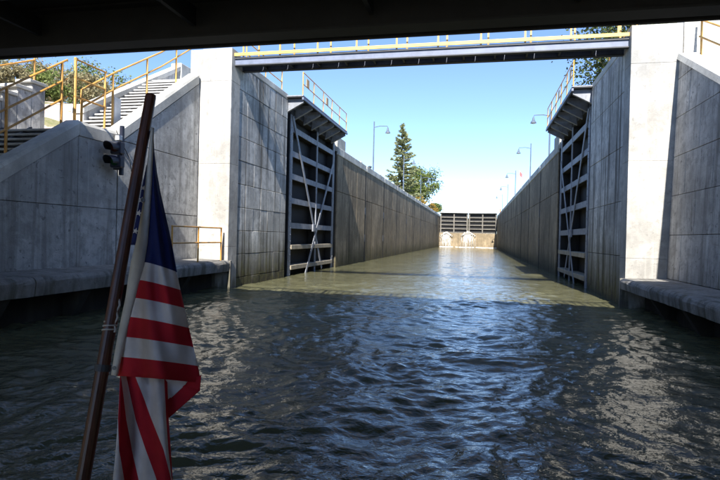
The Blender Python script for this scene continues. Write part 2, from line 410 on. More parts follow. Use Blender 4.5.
# ------------------------------------------------------------------ ground (one sheet each side of the cut, joined)
def ground():
    xsL = [-900, -300, -120, -60] + list(np.arange(-44, -13, 1.5)) + [-13.0]
    ysL = list(np.arange(-90, 8, 14)) + list(np.arange(8, 44, 1.5)) + [48, 60, 90, 132, 134, 200, 400, 1200]
    mb = MB()
    def hL(x, y):
        base = 7.6
        d = max(0.0, min(1.0, (-13.0 - x)/9.0)); d = d*d*(3-2*d)
        low = 4.75 if y > 11 else 4.75 - min(4.0, (11-y)*0.25)
        k = max(0.0, min(1.0, (21.5-y)/5.0)); k = k*k*(3-2*k)
        z = base*(1-k) + (low + (8.3-low)*d)*k
        if x < -18 and y < 60: z += 0.25*math.sin(x*0.7)*math.cos(y*0.5)
        return z
    def sheet(xs, ys, h):
        n = len(mb.v); v = [(x, y, h(x, y)) for y in ys for x in xs]; nx = len(xs); f = []
        for j in range(len(ys)-1):
            for i in range(nx-1): f.append((j*nx+i, j*nx+i+1, (j+1)*nx+i+1, (j+1)*nx+i))
        mb.add(v, f)
    sheet(xsL, ysL, hL)
    hR = lambda x, y: 7.6 if y > 19.5 else max(1.2, 7.6-(19.5-y)*0.6) if x < 12 else 7.6
    sheet([8.6, 10, 12, 12.5, 16, 24, 40, 80, 200, 900], ysL, hR)
    o = mb.build('ground', 'ground', smooth=True); tag(o, kind='structure')
ground()

# ------------------------------------------------------------------ lock walls, near sections
def near_wall(side):
    X = XL if side < 0 else XR; out = -1 if side < 0 else 1       # out: away from the water
    lab = ('grid-marked concrete wall with dark streaks between left pillar and left gate' if side < 0
           else 'shaded streaked concrete wall between right pillar and right gate')
    t = thing('lock_wall', (X+out*2, YP+3, -1), lab, 'wall', 'short lock walls beside the lower gates')
    far = X + out*4.1; fn = X + out*1.66 if side < 0 else far
    MB().box(X+out*0.06, fn, YP+0.72, YG0, -1, 8.45).build('core', 'joint', t)
    MB().box(X+out*0.07, far, YG0, YG1, -1, 7.6).box(X+out*1.35, far, YG0, YG1, 7.6, 7.62).build('recess_core', 'joint', t) if False else None
    MB().box(X+out*1.2, far, YG0-0.01, YG1+0.01, -1, 7.7).build('recess_wall', 'wing', t)
    MB().box(X+out*-0.01, X+out*1.0, YP+0.74, YG0+0.02, 8.45, 8.74, 0.03).build('coping', 'coping', t)
    MB().box(X+out*1.01, fn, YP+0.75, YG0+0.02, 8.452, 8.70).build('top_slab', 'stair', t)
    if side < 0: MB().box(fn, fn+out*0.06, YP+0.72, YG0, 6.5, 8.70).build('back_face', 'stair', t); MB().box(-10.7, far, YP+3.2, YG0, 5, 7.72).build('terrace', 'stair', t)
    A = (0, 1, 0)
    reg = [(YP+0.74, -0.6), (YG0, -0.6), (YG0, 8.44), (YP+0.74, 8.44)]
    if side < 0:
        panels(t, 'form_panel', 'near', (X+out*0.06, 0, 0), A, (0,0,1), (-out,0,0), frange(YP+0.74, YG0, 7), [-0.6]+frange(0.35, 8.44, 9), reg, 0.018, 0.06, 0.010, 0.03, 0.005)
    else:
        panels(t, 'form_panel', 'near', (X+out*0.06, 0, 0), A, (0,0,1), (-out,0,0), [YP+0.74, 20.0, 21.45, YG0], [-0.6, 1.6, 3.4, 5.2, 7.0, 8.44], reg, 0.016, 0.06, 0.008, 0.03, 0.006)
    # return face towards the gate recess
    panels(t, 'form_panel', 'near', (0, YG0-0.03, 0), (1,0,0), (0,0,1), (0,1,0), sorted([X+out*0.06, X+out*1.2]), [-0.6, 2.2, 5.0, 8.44], [(X+out*0.06,-0.6),(X+out*1.2,-0.6),(X+out*1.2,8.44),(X+out*0.06,8.44)], 0.03, 0.03)
    return t
near_wall(-1); near_wall(1)
def pillar(side):
    x0, x1 = (-10.62, XL+0.02) if side < 0 else (XR-0.02, 6.05)
    t = thing('concrete_pillar', ((x0+x1)/2, YP+0.3, -1), 'tall sunlit white concrete pillar at %s end of the footbridge' % ('left' if side < 0 else 'right'), 'pillar', 'pillars holding the footbridge')
    MB().box(x0+0.03, x1-0.03, YP+0.09, YP+0.73, -1, 8.8).build('core', 'joint', t)
    cuts = [-1, 1.55, 4.6, 7.65, 8.85]
    xc = [x0, -10.1, x1] if side < 0 else [x0, x1]
    for j in range(4):
        for i in range(len(xc)-1):
            g = 0.003
            y0 = YP if not (side < 0 and i == 0) else YP+0.05
            MB().box(xc[i]+(g if i else 0), xc[i+1]-(g if i < len(xc)-2 else 0), y0, YP+0.74, cuts[j]+g, cuts[j+1], 0.008).build('pillar_block', 'pillar', t)
    return t
pillar(-1); pillar(1)

# ------------------------------------------------------------------ chamber walls
JY = [YG1, 43.0, 51.8, 60.4, 69.2, 78.0, 86.8, 95.6, 104.4, 113.2, 122.4, YF+0.2]
def chamber_wall(side):
    X = XL if side < 0 else XR; out = -1 if side < 0 else 1
    lab = ('long brown-streaked chamber wall on the left with sunlit coping' if side < 0 else 'long shaded chamber wall on the right with vertical joints')
    t = thing('chamber_wall', (X+out*2, 80, -1), lab, 'wall', 'long lock chamber walls')
    MB().box(X+out*0.07, X+out*4.1, YG1, YF+3.5, -1, 7.55).build('core', 'joint', t)
    for i in range(len(JY)-1):
        g = 0.36 if i in (0, 1) else 0.30
        a, b = JY[i]+(0 if i == 0 else g/2), JY[i+1]-g/2
        n = 3 if i < 5 else 1
        for k in range(n):
            ya, yb = a+(b-a)*k/n, a+(b-a)*(k+1)/n
            for z0, z1 in ((-0.8, 4.93), (4.96, 7.28)):
                MB().box(X+out*random.uniform(-0.006, 0.006), X+out*0.09, ya+(0.014 if k else 0), yb, z0, z1, 0.008).build('wall_panel', 'chamber', t)
        MB().box(X-out*0.012, X+out*0.085, b+0.004, b+g-0.004, -0.8, 7.28).build('joint_seal', 'seal', t)
        MB().box(X+out*-0.05, X+out*1.05, a, b+g/2-0.02, 7.30, ZT-random.uniform(0, 0.03), 0.035).build('coping', 'coping', t)
        MB().box(X+out*0.30, X+out*0.62, JY[i+1]-0.5, JY[i+1]+0.05, ZT-0.02, ZT+0.30, 0.04).build('kerb_block', 'coping', t)
    MB().box(X+out*1.06, X+out*4.1, YG1, YF+3.5, 7.5, 7.72).build('top_slab', 'stair', t)
    MB().box(X+out*0.05, X+out*1.15, YG1+0.05, YG1+2.3, ZT-0.02, 8.55, 0.04).build('end_block', 'coping', t)
    for i in (1, 2, 4, 6):
        for z in (1.9, 4.1):
            MB().box(X+out*-0.03, X+out*0.10, JY[i]-0.22, JY[i]+0.22, z-0.30, z+0.30, 0.03).build('mooring_hook', 'darksteel', t)
    # ladder in the first joint
    lb = MB()
    lb.bar((X+out*0.06, 42.93, 0.2), (X+out*0.06, 42.93, 7.3), 0.04, 0.04); lb.bar((X+out*0.06, 43.07, 0.2), (X+out*0.06, 43.07, 7.3), 0.04, 0.04)
    lb.build('ladder', 'darksteel', t)
chamber_wall(-1); chamber_wall(1)
# bollards on the copings
def bollard(x, y):
    mb = MB(); mb.lathe((x, y, ZT-0.03), [(0.24, 0), (0.24, 0.06), (0.13, 0.10), (0.12, 0.34), (0.19, 0.42), (0.19, 0.48), (0.08, 0.53)], 12)
    return mb
for side, (x, nm) in ((-1, (XL-0.5, 'left')), (1, (XR+0.5, 'right'))):
    for k, y in enumerate((47, 64.5, 82)):
        tag(bollard(x, y).build('mooring_bollard', 'darksteel', smooth=False), 'dark iron mooring bollard on %s coping, %s from the lower gate' % (nm, ('first', 'second', 'third')[k]), 'bollard', 'mooring bollards on the copings')

# ------------------------------------------------------------------ upper gate, sill wall, leaks
t = thing('sill_wall', (-2.2, YF, -1), 'wet tan concrete sill wall below the far gate', 'wall')
MB().box(XL-0.2, XR+0.2, YF+0.1, YF+3.4, -1, 3.36).build('core', 'joint', t)
for i in range(6):
    a = XL-0.1 + (XR-XL+0.2)*i/6
    MB().box(a+0.01, a+(XR-XL+0.2)/6-0.01, YF-0.05, YF+0.12, -1, 3.38, 0.03).build('wall_block', 'sill', t)
def upper_leaf(side):
    xq = XL+0.05 if side < 0 else XR-0.05; xm = -2.175 - side*-0.06
    P = lambda s, z, d=0: Vector((xq+(xm-xq)*s, YF+0.6+1.5*s+d, z))
    t = thing('upper_lock_gate', P(0.5, 3.4), 'closed far lock gate leaf of dark steel, %s half' % ('left' if side < 0 else 'right'), 'gate', 'closed far gate leaves')
    MB().extrude([P(0, 3.4, 0.45), P(1, 3.4, 0.45), P(1, 8.3, 0.45), P(0, 8.3, 0.45)], (0, 0.08, 0)).build('skin_plate', 'skin', t)
    for z in (3.5, 4.42, 5.34, 6.26, 7.18, 8.15):
        MB().extrude([P(0, z-0.10), P(1, z-0.10), P(1, z+0.10), P(0, z+0.10)], (0, 0.40, 0)).build('girder', 'fargate', t)
    for s in (0.03, 0.5, 0.97):
        MB().extrude([P(s-0.02, 3.45, -0.05), P(s+0.02, 3.45, -0.05), P(s+0.02, 8.28, -0.05), P(s-0.02, 8.28, -0.05)], (0, 0.44, 0)).build('post', 'fargate', t)
    wk = MB().extrude([P(0, 8.30, -0.5), P(1, 8.30, -0.5), P(1, 8.30, 0.7), P(0, 8.30, 0.7)], (0, 0, 0.12)).build('walkway', 'white', t)
    for s in (0.08, 0.36, 0.64, 0.92):
        MB().tube([P(s, 8.42, -0.4), P(s, 9.3, -0.4)], 0.03, 6).build('rail_post', 'white', t)
    for z in (8.88, 9.3): MB().tube([P(0.05, z, -0.4), P(0.95, z, -0.4)], 0.022, 6).build('rail', 'white', t)
upper_leaf(-1); upper_leaf(1)
def fall(xc, wd, ztop, label):
    t = thing('waterfall', (xc, YF-0.3, 0), label, 'waterfall', 'water leaking through the far gate')
    mb = MB()
    for k in range(70):
        u = max(-0.9, min(0.9, random.gauss(0, 0.38))); x = xc+u*wd*0.5; z0 = ztop*random.uniform(0.70, 0.95)-abs(u)*1.0; z1 = random.choice((-0.05, random.uniform(0.1, 1.6), random.uniform(0.6, 2.2)))
        thr = random.uniform(0.15, 0.5); dx = random.gauss(0, 0.15)
        pts = [(x+dx*q+0.03*math.sin(9*q+k), YF-0.12-thr*math.sqrt(q), z0+(z1-z0)*(0.25*q+0.75*q*q)) for q in frange(0, 1, 7)]
        mb.tube(pts, random.uniform(0.02, 0.07), 5, r1=random.uniform(0.008, 0.03))
    tag(mb.build('stream', 'foam', t, smooth=True), kind='stuff')
    mb = MB()
    for k in range(260):
        u = max(-0.95, min(0.95, random.gauss(0, 0.42))); r = random.uniform(0.03, 0.10); c = (xc+u*wd*0.5, YF-0.15-random.random()*0.35, ztop-abs(u)*0.9+random.gauss(-0.30, 0.14))
        mb.lathe((c[0], c[1], c[2]-r), [(r*0.5, 0), (r, r*0.7), (r*0.8, r*1.5), (r*0.2, r*1.9)], 6)
    tag(mb.build('spray', 'foam', t, smooth=True), kind='stuff')
fall(-7.3, 3.1, 3.75, 'white water leaking over the far sill at its left end')
fall(-2.1, 3.6, 3.95, 'white water gushing at the meeting of the far gate leaves')
mb = MB()
for k in range(70):
    x = random.uniform(XL+0.1, XR-0.1); r = random.uniform(0.15, 0.45); y = YF-0.35-random.random()*0.9
    mb.lathe((x, y, -0.05), [(r, 0), (r*0.8, 0.10), (r*0.35, 0.18)], 7)
tag(mb.build('foam', 'foam', smooth=True), 'white foam along the foot of the far sill wall', kind='stuff')

# ------------------------------------------------------------------ lower gates (open, in their recesses)
def lower_gate(side):
    X = XL if side < 0 else XR; o = -1 if side < 0 else 1
    nm = 'left' if side < 0 else 'right'
    ya, yb = 25.25, 33.5
    t = thing('lower_lock_gate', (X+o*0.5, 29.4, -0.8), 'open %s gate leaf of grey steel girders with a bracketed yellow-railed walkway' % nm, 'gate', 'open lower gate leaves')
    F = X+o*0.14
    MB().box(F+o*0.42, F+o*0.50, ya, yb, -0.8, 8.1).build('skin_plate', 'skin', t)
    for k, z in enumerate((-0.55, 0.40, 1.42, 2.50, 3.74, 4.95, 6.08, 7.30)):
        mm = 'fender' if k in (1, 2) else 'gate'
        pr = 0.10 if k in (1, 2) else 0.0
        MB().box(F-o*pr, F+o*0.40, ya+0.22, yb-0.22, z-0.11, z+0.11, 0.012).build('girder', mm if k in (1, 2) else 'skin', t)
        if k > 2:   # web stiffening flange
            MB().box(F-o*0.02, F+o*0.02, ya+0.23, yb-0.23, z-0.14, z+0.14).build('girder_flange', 'gate', t)
    MB().box(F+o*-0.03, F+o*0.42, ya, yb, 7.98, 8.30, 0.012).build('top_girder', 'darksteel', t)
    for y, wd in ((ya+0.12, 0.34), (29.75, 0.16), (yb-0.12, 0.34)):
        gp = MB().box(F-o*0.04, F+o*0.02, y-wd/2, y+wd/2, -0.8, 7.97, 0.012).build('gate_post', 'gate', t)
        MB().box(F+o*0.022, F+o*0.41, y-wd/2+0.02, y+wd/2-0.02, -0.8, 7.97).build('post_web', 'skin', gp)
    for k, (p, q) in enumerate((((25.4, 7.9), (31.0, 0.1)), ((33.0, 6.6), (27.7, -0.2)))):
        MB().bar((F-o*(0.07+0.03*k), p[0], p[1]), (F-o*(0.07+0.03*k), q[0], q[1]), 0.03, 0.20).build('strap', 'gate', t)
    for y in (ya+0.12, yb-0.12):
        rv = MB()
        for q in range(26): rv.lathe((F-o*0.045, y, -0.6+q*0.33), [(0.03, 0), (0.03, 0.03), (0.012, 0.045)], 6)
        tag(rv.build('rivets', 'gate', t), kind='stuff')
    MB().box(F-o*0.13, F-o*0.05, 28.95, 29.45, 2.25, 2.65, 0.01).build('strap_plate', 'gate', t)
    # walkway on triangular brackets
    xo = X-o*0.82
    y0, y1 = YG0-0.2, 33.0
    MB().box(xo, F+o*0.3, y0, y1, 8.56, 8.61).build('walkway', 'gate', t)
    MB().box(xo+o*0.06, F+o*0.3, y0+0.02, y1-0.02, 8.515, 8.555).build('walkway_grating', 'skin', t)
    MB().box(xo-o*0.03, xo+o*0.05, y0, y1, 8.40, 8.51).build('edge_beam', 'beam', t)
    for i in range(7):
        y = y0+0.25+(y1-y0-0.5)*i/6
        br = MB().extrude([(xo+o*0.06, y, 8.51), (F, y, 8.51), (F, y, 7.85), (xo+o*0.06, y, 8.33)], (0, 0.035, 0)).build('bracket', 'gate', t)
        MB().bar((xo+o*0.06, y+0.02, 8.32), (F, y+0.02, 7.84), 0.16, 0.03, (0,1,0)).build('bracket_flange', 'gate', br)
    ps = frange(y0+0.1, y1-0.1, 5)
    for y in ps: MB().tube([(xo+o*0.05, y, 8.6), (xo+o*0.05, y, 9.72)], 0.028, 6).build('rail_post', 'yellow', t)
    for z in (9.15, 9.7): MB().tube([(xo+o*0.05, y0+0.1, z), (xo+o*0.05, y1-0.1, z)], 0.024, 6).build('rail', 'yellow', t)
    for a in (0, 2): MB().box(xo+o*0.03, xo+o*0.045, ps[a]+0.5, ps[a]+0.9, 9.17, 9.55).build('rail_sign', 'yellow', t)
lower_gate(-1); lower_gate(1)

def railing(name, pts, posts, hts, r, m, label, cat='railing', group=None, base=None, root=None):
    """rails follow pts (top line) at the given drops, posts reach down to base z"""
    t = thing(name, root or (pts[0][0], pts[0][1], base[0]), label, cat, group)
    for (x, y, z), b in zip(posts, base): MB().tube([(x, y, b), (x, y, z)], r*1.15, 8).build('rail_post', m, t)
    for h in hts: MB().tube([(p[0], p[1], p[2]-h) for p in pts], r, 8).build('rail', m, t)
    return t
# rails on the tops of the near walls
railing('railing', [(XL-0.25, 20.2, 9.75), (XL-0.25, 24.2, 9.75)], [(XL-0.25, y, 9.75) for y in (20.2, 22.2, 24.2)], (0, 0.5), 0.025, 'yellow', 'yellow railing on top of the left streaked wall behind the footbridge', base=[8.73]*3)
railing('railing', [(XR+0.6, 20.2, 9.75), (XR+0.6, 24.2, 9.75)], [(XR+0.6, y, 9.75) for y in (20.2, 22.2, 24.2)], (0, 0.5), 0.025, 'yellow', 'yellow railing on top of the right streaked wall behind the footbridge', base=[8.73]*3)

# ------------------------------------------------------------------ footbridge
t = thing('footbridge', (-2.2, 19.1, 8.2), 'narrow footbridge with blue-grey beam and yellow edge spanning the lock', 'footbridge')
a, b = XL-0.15, XR+0.15
for y, nme in ((YP+0.28, 0), (YP+1.02, 1)):
    mb = MB(); mb.box(a, b, y, y+0.03, 8.29, 8.50); bm_ = mb.build('beam', 'beam', t)
    MB().box(a, b, y-0.05, y+0.13, 8.25, 8.288).box(a, b, y-0.05, y+0.13, 8.502, 8.54).build('beam_flange', 'darksteel', bm_)  # dark flange colour paints in the shadow lines along the beam
for i in range(14):
    x = a+0.1+(b-a-0.2)*i/13; MB().box(x-0.03, x+0.03, YP+0.33, YP+1.0, 8.30, 8.48).build('cross_beam', 'darksteel', t)
n = 14
for i in range(n):
    x0, x1 = a+(b-a)*i/n, a+(b-a)*(i+1)/n
    mb = MB()
    for k in range(9):
        y = YP+0.27+0.78*k/9; mb.box(x0+0.006, x1-0.006, y, y+0.052, 8.545, 8.575)
    mb.build('deck_grating', 'darksteel', t)
MB().box(a, b, YP+0.20, YP+0.24, 8.60, 8.715).build('toe_board', 'toe', t)
MB().box(a, b, YP+1.12, YP+1.16, 8.60, 8.715).build('toe_board', 'yellow', t)
for y in (YP+0.255, YP+1.10):
    for i in range(10):
        x = a+0.5+(b-a-1.0)*i/9 + (0.25 if y > YP+1 else 0)
        if x < b-0.1: MB().box(x-0.03, x+0.03, y-0.012, y+0.018, 8.58, 9.75).build('rail_post', 'yellow', t)
    for z in (9.32, 9.75): MB().tube([(a+0.1, y+0.002, z), (b-0.1, y+0.002, z)], 0.025, 6).build('rail', 'yellow', t)

# ------------------------------------------------------------------ road bridge overhead
BY, BZ = 9.9, 5.72
t = thing('road_bridge', (-3, 3, BZ), 'dark road bridge crossing overhead at the top of the picture', 'bridge')
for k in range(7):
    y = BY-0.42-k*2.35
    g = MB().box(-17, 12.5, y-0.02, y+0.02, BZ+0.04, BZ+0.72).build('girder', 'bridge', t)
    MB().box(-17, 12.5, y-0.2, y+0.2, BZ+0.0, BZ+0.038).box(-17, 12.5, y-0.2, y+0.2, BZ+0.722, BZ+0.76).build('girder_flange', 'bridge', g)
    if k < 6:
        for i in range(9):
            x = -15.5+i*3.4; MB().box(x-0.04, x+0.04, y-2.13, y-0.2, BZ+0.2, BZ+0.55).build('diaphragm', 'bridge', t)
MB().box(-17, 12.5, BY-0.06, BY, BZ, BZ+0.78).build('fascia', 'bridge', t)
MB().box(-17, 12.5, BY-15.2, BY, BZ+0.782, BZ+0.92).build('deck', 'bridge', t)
MB().box(-17, 12.5, BY-0.45, BY-0.004, BZ+0.924, BZ+1.06).build('kerb', 'ledge', t)
for i in range(12):
    x0 = -16.9+i*2.44; mb = MB()
    mb.box(x0, x0+0.10, BY-0.27, BY-0.17, BZ+1.06, BZ+2.0)
    for k in range(9): xx = x0+0.24+k*0.25; mb.box(xx-0.02, xx+0.02, BY-0.235, BY-0.205, BZ+1.2, BZ+1.94)
    mb.build('railing_panel', 'bridgerail', t)
MB().box(-17, 12.5, BY-0.25, BY-0.19, BZ+1.945, BZ+2.0).build('top_rail', 'bridgerail', t)
MB().box(-17, 12.5, BY-0.24, BY-0.20, BZ+1.15, BZ+1.195).build('bottom_rail', 'bridgerail', t)
for x0, x1, nm in ((-19, -14.6, 'left'), (9.6, 14, 'right')):
    ab = thing('bridge_abutment', ((x0+x1)/2, 2, -1), 'concrete abutment under the %s end of the road bridge' % nm, 'abutment', 'abutments of the road bridge')
    for j in range(3):
        for i in range(6):
            MB().box(x0, x1, -9.4+i*3.2+0.01, -6.2+i*3.2-0.01, -1+j*2.24, 1.225+j*2.24, 0.02).build('wall_block', 'wing', ab)

# ------------------------------------------------------------------ left stair flight and its walls
XS = -10.2
def copz(y):     # coping line of the near parapet
    if y < 12.2: return 4.88-(12.2-y)*0.618
    if y < 13.78: return 4.90
    return 4.97+(y-13.78)*0.663
t = thing('stair_wall', (XS-0.2, 12, -1), 'grey concrete parapet wall of the left stairs with sloping white coping', 'wall')
regs = [[(6.3, -0.5), (12.2, -0.5), (12.2, 4.5), (6.3, 0.85)], [(12.2, -0.5), (13.76, -0.5), (13.76, 4.5), (12.2, 4.5)], [(13.8, -0.5), (YP, -0.5), (YP, 7.58), (13.8, 4.55)]]
for rg in regs:
    MB().extrude([(XS-0.05, y, z) for y, z in rg], (-0.34, 0, 0)).build('core', 'joint', t)
panels(t, 'form_panel', 'stair', (XS-0.05, 0, 0), (0,1,0), (0,0,1), (1,0,0), [6.3, 9.2, 12.2], [-0.5, 2.65, 6], regs[0], 0.014, 0.05, 0.006, 0.02, 0.002)
panels(t, 'form_panel', 'stair', (XS-0.05, 0, 0), (0,1,0), (0,0,1), (1,0,0), [12.2, 13.76], [-0.5, 2.65, 6], regs[1], 0.014, 0.05, 0.006, 0.02, 0.002)
panels(t, 'form_panel', 'stair', (XS-0.05, 0, 0), (0,1,0), (0,0,1), (1,0,0), [13.8, YP], [-0.5, 2.65, 4.67, 9], regs[2], 0.02, 0.05, 0.008, 0.02, 0.002)
def copseg(y0, y1, z0, z1):
    prof = [(XS-0.42, 0), (XS+0.03, 0), (XS+0.03, 0.30), (XS-0.02, 0.385), (XS-0.40, 0.385)]
    mb = MB(); v = [(x, y0, z0-0.385+h) for x, h in prof] + [(x, y1, z1-0.385+h) for x, h in prof]; n = len(prof)
    mb.add(v, [tuple(range(n))[::-1], tuple(range(n, 2*n))] + [(i, (i+1)%n, n+(i+1)%n, n+i) for i in range(n)]); mb.build('coping', 'coping', t)
copseg(6.3, 9.2, copz(6.3), copz(9.2)); copseg(9.206, 12.2, copz(9.206), copz(12.2)); copseg(12.206, 13.74, 4.88, 4.88); copseg(13.80, YP-0.1, copz(13.8), copz(YP-0.1))
# far parapet
t2 = thing('stair_wall', (-12.8, 17, 0), 'shaded far parapet wall behind the upper stair flight', 'wall')
MB().extrude([(-12.62, 15.3, 2), (-12.62, 21.0, 2), (-12.62, 21.0, 8.95), (-12.62, 15.3, 5.85)], (-0.4, 0, 0)).build('panel', 'stair', t2)
mb = MB(); mb.add([(x, y, z) for (y, z) in ((15.25, 5.84), (21.0, 8.96)) for x, z in ((-12.58, z), (-13.06, z), (-13.06, z+0.18), (-12.58, z+0.18))], [(0,1,2,3), (4,7,6,5), (0,4,5,1), (1,5,6,2), (2,6,7,3), (3,7,4,0)]); mb.build('coping', 'coping', t2)
MB().box(-13.06, -12.55, 21.0, 23.0, 2, 9.3, 0.03).build('end_post', 'coping', t2)
t3 = thing('stair_wall', (-12.8, 11, 0), 'stepped parapet wall behind the lower stair flight, shade put into its colour', 'wall')
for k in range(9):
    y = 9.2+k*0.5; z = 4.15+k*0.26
    MB().box(-13.05, -12.62, y, y+0.495, -0.5, z, 0.02).build('step_block', 'wing', t3)  # darker concrete stands in for the road bridge's shadow on these steps
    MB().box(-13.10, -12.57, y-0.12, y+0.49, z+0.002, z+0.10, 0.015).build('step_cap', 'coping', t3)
# treads
ts = thing('staircase', (-11.5, 12, 1), 'light concrete steps climbing between parapets on the left', 'stairs')
rise = 0.17
def flight(y0, z0, slope, n, x0, x1, parent):
    run = rise/slope
    for k in range(n):
        y = y0+k*run; z = z0+k*rise
        MB().box(x0, x1, y-0.03, y+run-0.02, z-0.055, z, 0.008).build('tread', 'tread', parent)
    for xx in (x0+0.08, (x0+x1)/2, x1-0.08):
        MB().extrude([(xx-0.04, y0, z0-0.06), (xx-0.04, y0+n*run, z0+n*rise-0.06), (xx-0.04, y0+n*run, z0+n*rise-0.36), (xx-0.04, y0, z0-0.36)], (0.08, 0, 0)).build('stringer', 'darksteel', parent)
flight(13.98, 4.74, 0.663, 19, -12.58, -10.63, ts)
flight(6.35, 1.22, 0.618, 21, -12.58, -10.63, ts)
MB().box(-13.1, -10.63, 12.22, 13.94, 4.35, 4.62, 0.02).build('landing', 'tread', ts)
MB().box(-12.6, -10.70, 18.92, 21.5, 7.6, 7.96, 0.02).build('top_landing', 'tread', ts)
mb = MB(); mb.box(-13.4, -10.64, 6.0, 19, -0.5, 0.9); mb.build('stair_base', 'joint', ts)
# pale gravel bank seen through the gap behind the landing
mb = MB(); v = []; nx, ny = 14, 16
for j in range(ny+1):
    for i in range(nx+1):
        x = -13.1-0.62*i; y = 11.0+0.75*j
        d = max(0.0, min(1.0, (-13.0-x)/9.0)); d = d*d*(3-2*d); k = max(0.0, min(1.0, (21.5-y)/5.0)); k = k*k*(3-2*k)
        v.append((x, y, 7.6*(1-k)+(4.75+3.55*d)*k+0.06+0.05*random.random()))
mb.add(v, [(j*(nx+1)+i, j*(nx+1)+i+1, (j+1)*(nx+1)+i+1, (j+1)*(nx+1)+i) for j in range(ny) for i in range(nx)])
tag(mb.build('path', 'gravel', smooth=True), 'pale gravel bank behind the left stairs', kind='structure')
# stair handrails
XH = -10.78
def hz(px, py): return tuple(atX(px, py, XH))
t = thing('stair_railing', (XH, 12, 3.4), 'rusty yellow pipe railing along the left stairs and landing', 'railing')
lowtop = [(XH, 7.6, 3.52), (XH, 10.4, 5.22), (XH, 12.42, 6.56)]
def rail(pts, r=0.028, m='rusty'): MB().tube(pts, r, 8).build('rail', m, t)
def post(y, z1, z0, r=0.034, m='rusty'): MB().tube([(XH, y, z0), (XH, y, z1)], r, 8).build('rail_post', m, t)
rail(lowtop)
rail([(x, y, z-0.50) for x, y, z in lowtop]); rail([(x, y, z-0.98) for x, y, z in lowtop])
for y, z1 in ((8.6, 4.13), (10.55, 5.32), (12.24, 6.45)): post(y, z1, copz(y)-0.45)
for z, m in ((6.68, 'yellow'), (6.18, 'yellow'), (5.66, 'rusty')): rail([(XH, 12.68, z), (XH, 13.98, z)], 0.026, m)
post(12.72, 6.72, 4.6, 0.04, 'yellow'); post(13.92, 6.70, 4.6, 0.03, 'yellow')
XU = XH-0.1
up = [(XU, 13.1, 5.95), (XU, 14.5, 6.86), (XU, 16.9, 8.28), (XU, 18.9, 9.6)]
def railu(pts, r=0.03): MB().tube(pts, r, 8).build('rail', 'yellow', t)
railu(up); railu([(x, y, z-0.5) for x, y, z in up])
for y in (13.1, 14.4, 16.1, 17.85):
    z = np.interp(y, [p[1] for p in up], [p[2] for p in up]); MB().tube([(XU, y, (copz(y)-0.35 if y > 13.8 else 4.62)), (XU, y, z)], 0.034, 8).build('rail_post', 'yellow', t)
MB().box(XU-0.03, XU+0.03, 14.45, 14.75, 5.25, 6.1).build('post_box', 'white', t)
railing('stair_railing', [(-12.84, 10.0, 5.95), (-12.84, 13.5, 7.55)], [(-12.84, y, z) for y, z in ((10.0, 5.95), (11.7, 6.73), (13.5, 7.55))], (0, 0.55), 0.025, 'rusty', 'rusty pipe railing on the stepped far stair parapet', base=[4.6, 5.5, 6.3])

# ------------------------------------------------------------------ signal on the stair wall
t = thing('traffic_signal', (XS+0.1, 13.4, 3.7), 'dark two-lamp boat signal mounted on the left stair wall', 'signal')
SX = XS+0.27
MB().box(SX-0.05, SX+0.05, 13.52, 13.62, 3.62, 5.02, 0.01).build('post', 'signal', t)
for z in (3.8, 4.75): MB().box(XS+0.04, SX-0.04, 13.53, 13.61, z-0.03, z+0.03).build('bracket', 'darksteel', t)
MB().box(SX-0.06, SX+0.07, 13.35, 13.51, 4.58, 4.72, 0.01).build('junction_box', 'white', t)
for z, ln in ((4.36, 'lens'), (3.98, 'lensg')):
    h = MB().box(SX-0.17, SX+0.17, 13.28, 13.50, z-0.175, z+0.175, 0.03).build('housing', 'signal', t)
    mb = MB(); vv = []; ff = []; nseg = 12
    for j, (yy, dz) in enumerate(((13.29, 0), (12.90, -0.02))):
        for k in range(nseg+1):
            an = math.pi*(-0.15+1.3*k/nseg); vv.append((SX+0.15*math.cos(an), yy+0.10*(1-math.sin(an))*(j), z+0.15*math.sin(an)+dz))
    ff = [(k, k+1, nseg+1+k+1, nseg+1+k) for k in range(nseg)]; mb.add(vv, ff); ho = mb.build('hood', 'signal', h); md = ho.modifiers.new('thickness', 'SOLIDIFY'); md.thickness = 0.01
    mb = MB(); mb.tube([(SX, 13.285, z), (SX, 13.265, z)], 0.125, 16); mb.build('lens', ln, h)
MB().tube([(XS+0.06, 13.6, 4.9), (XS+0.07, 14.2, 4.2), (XS+0.06, 14.4, 3.6)], 0.012, 6).build('cable', 'darksteel', t)

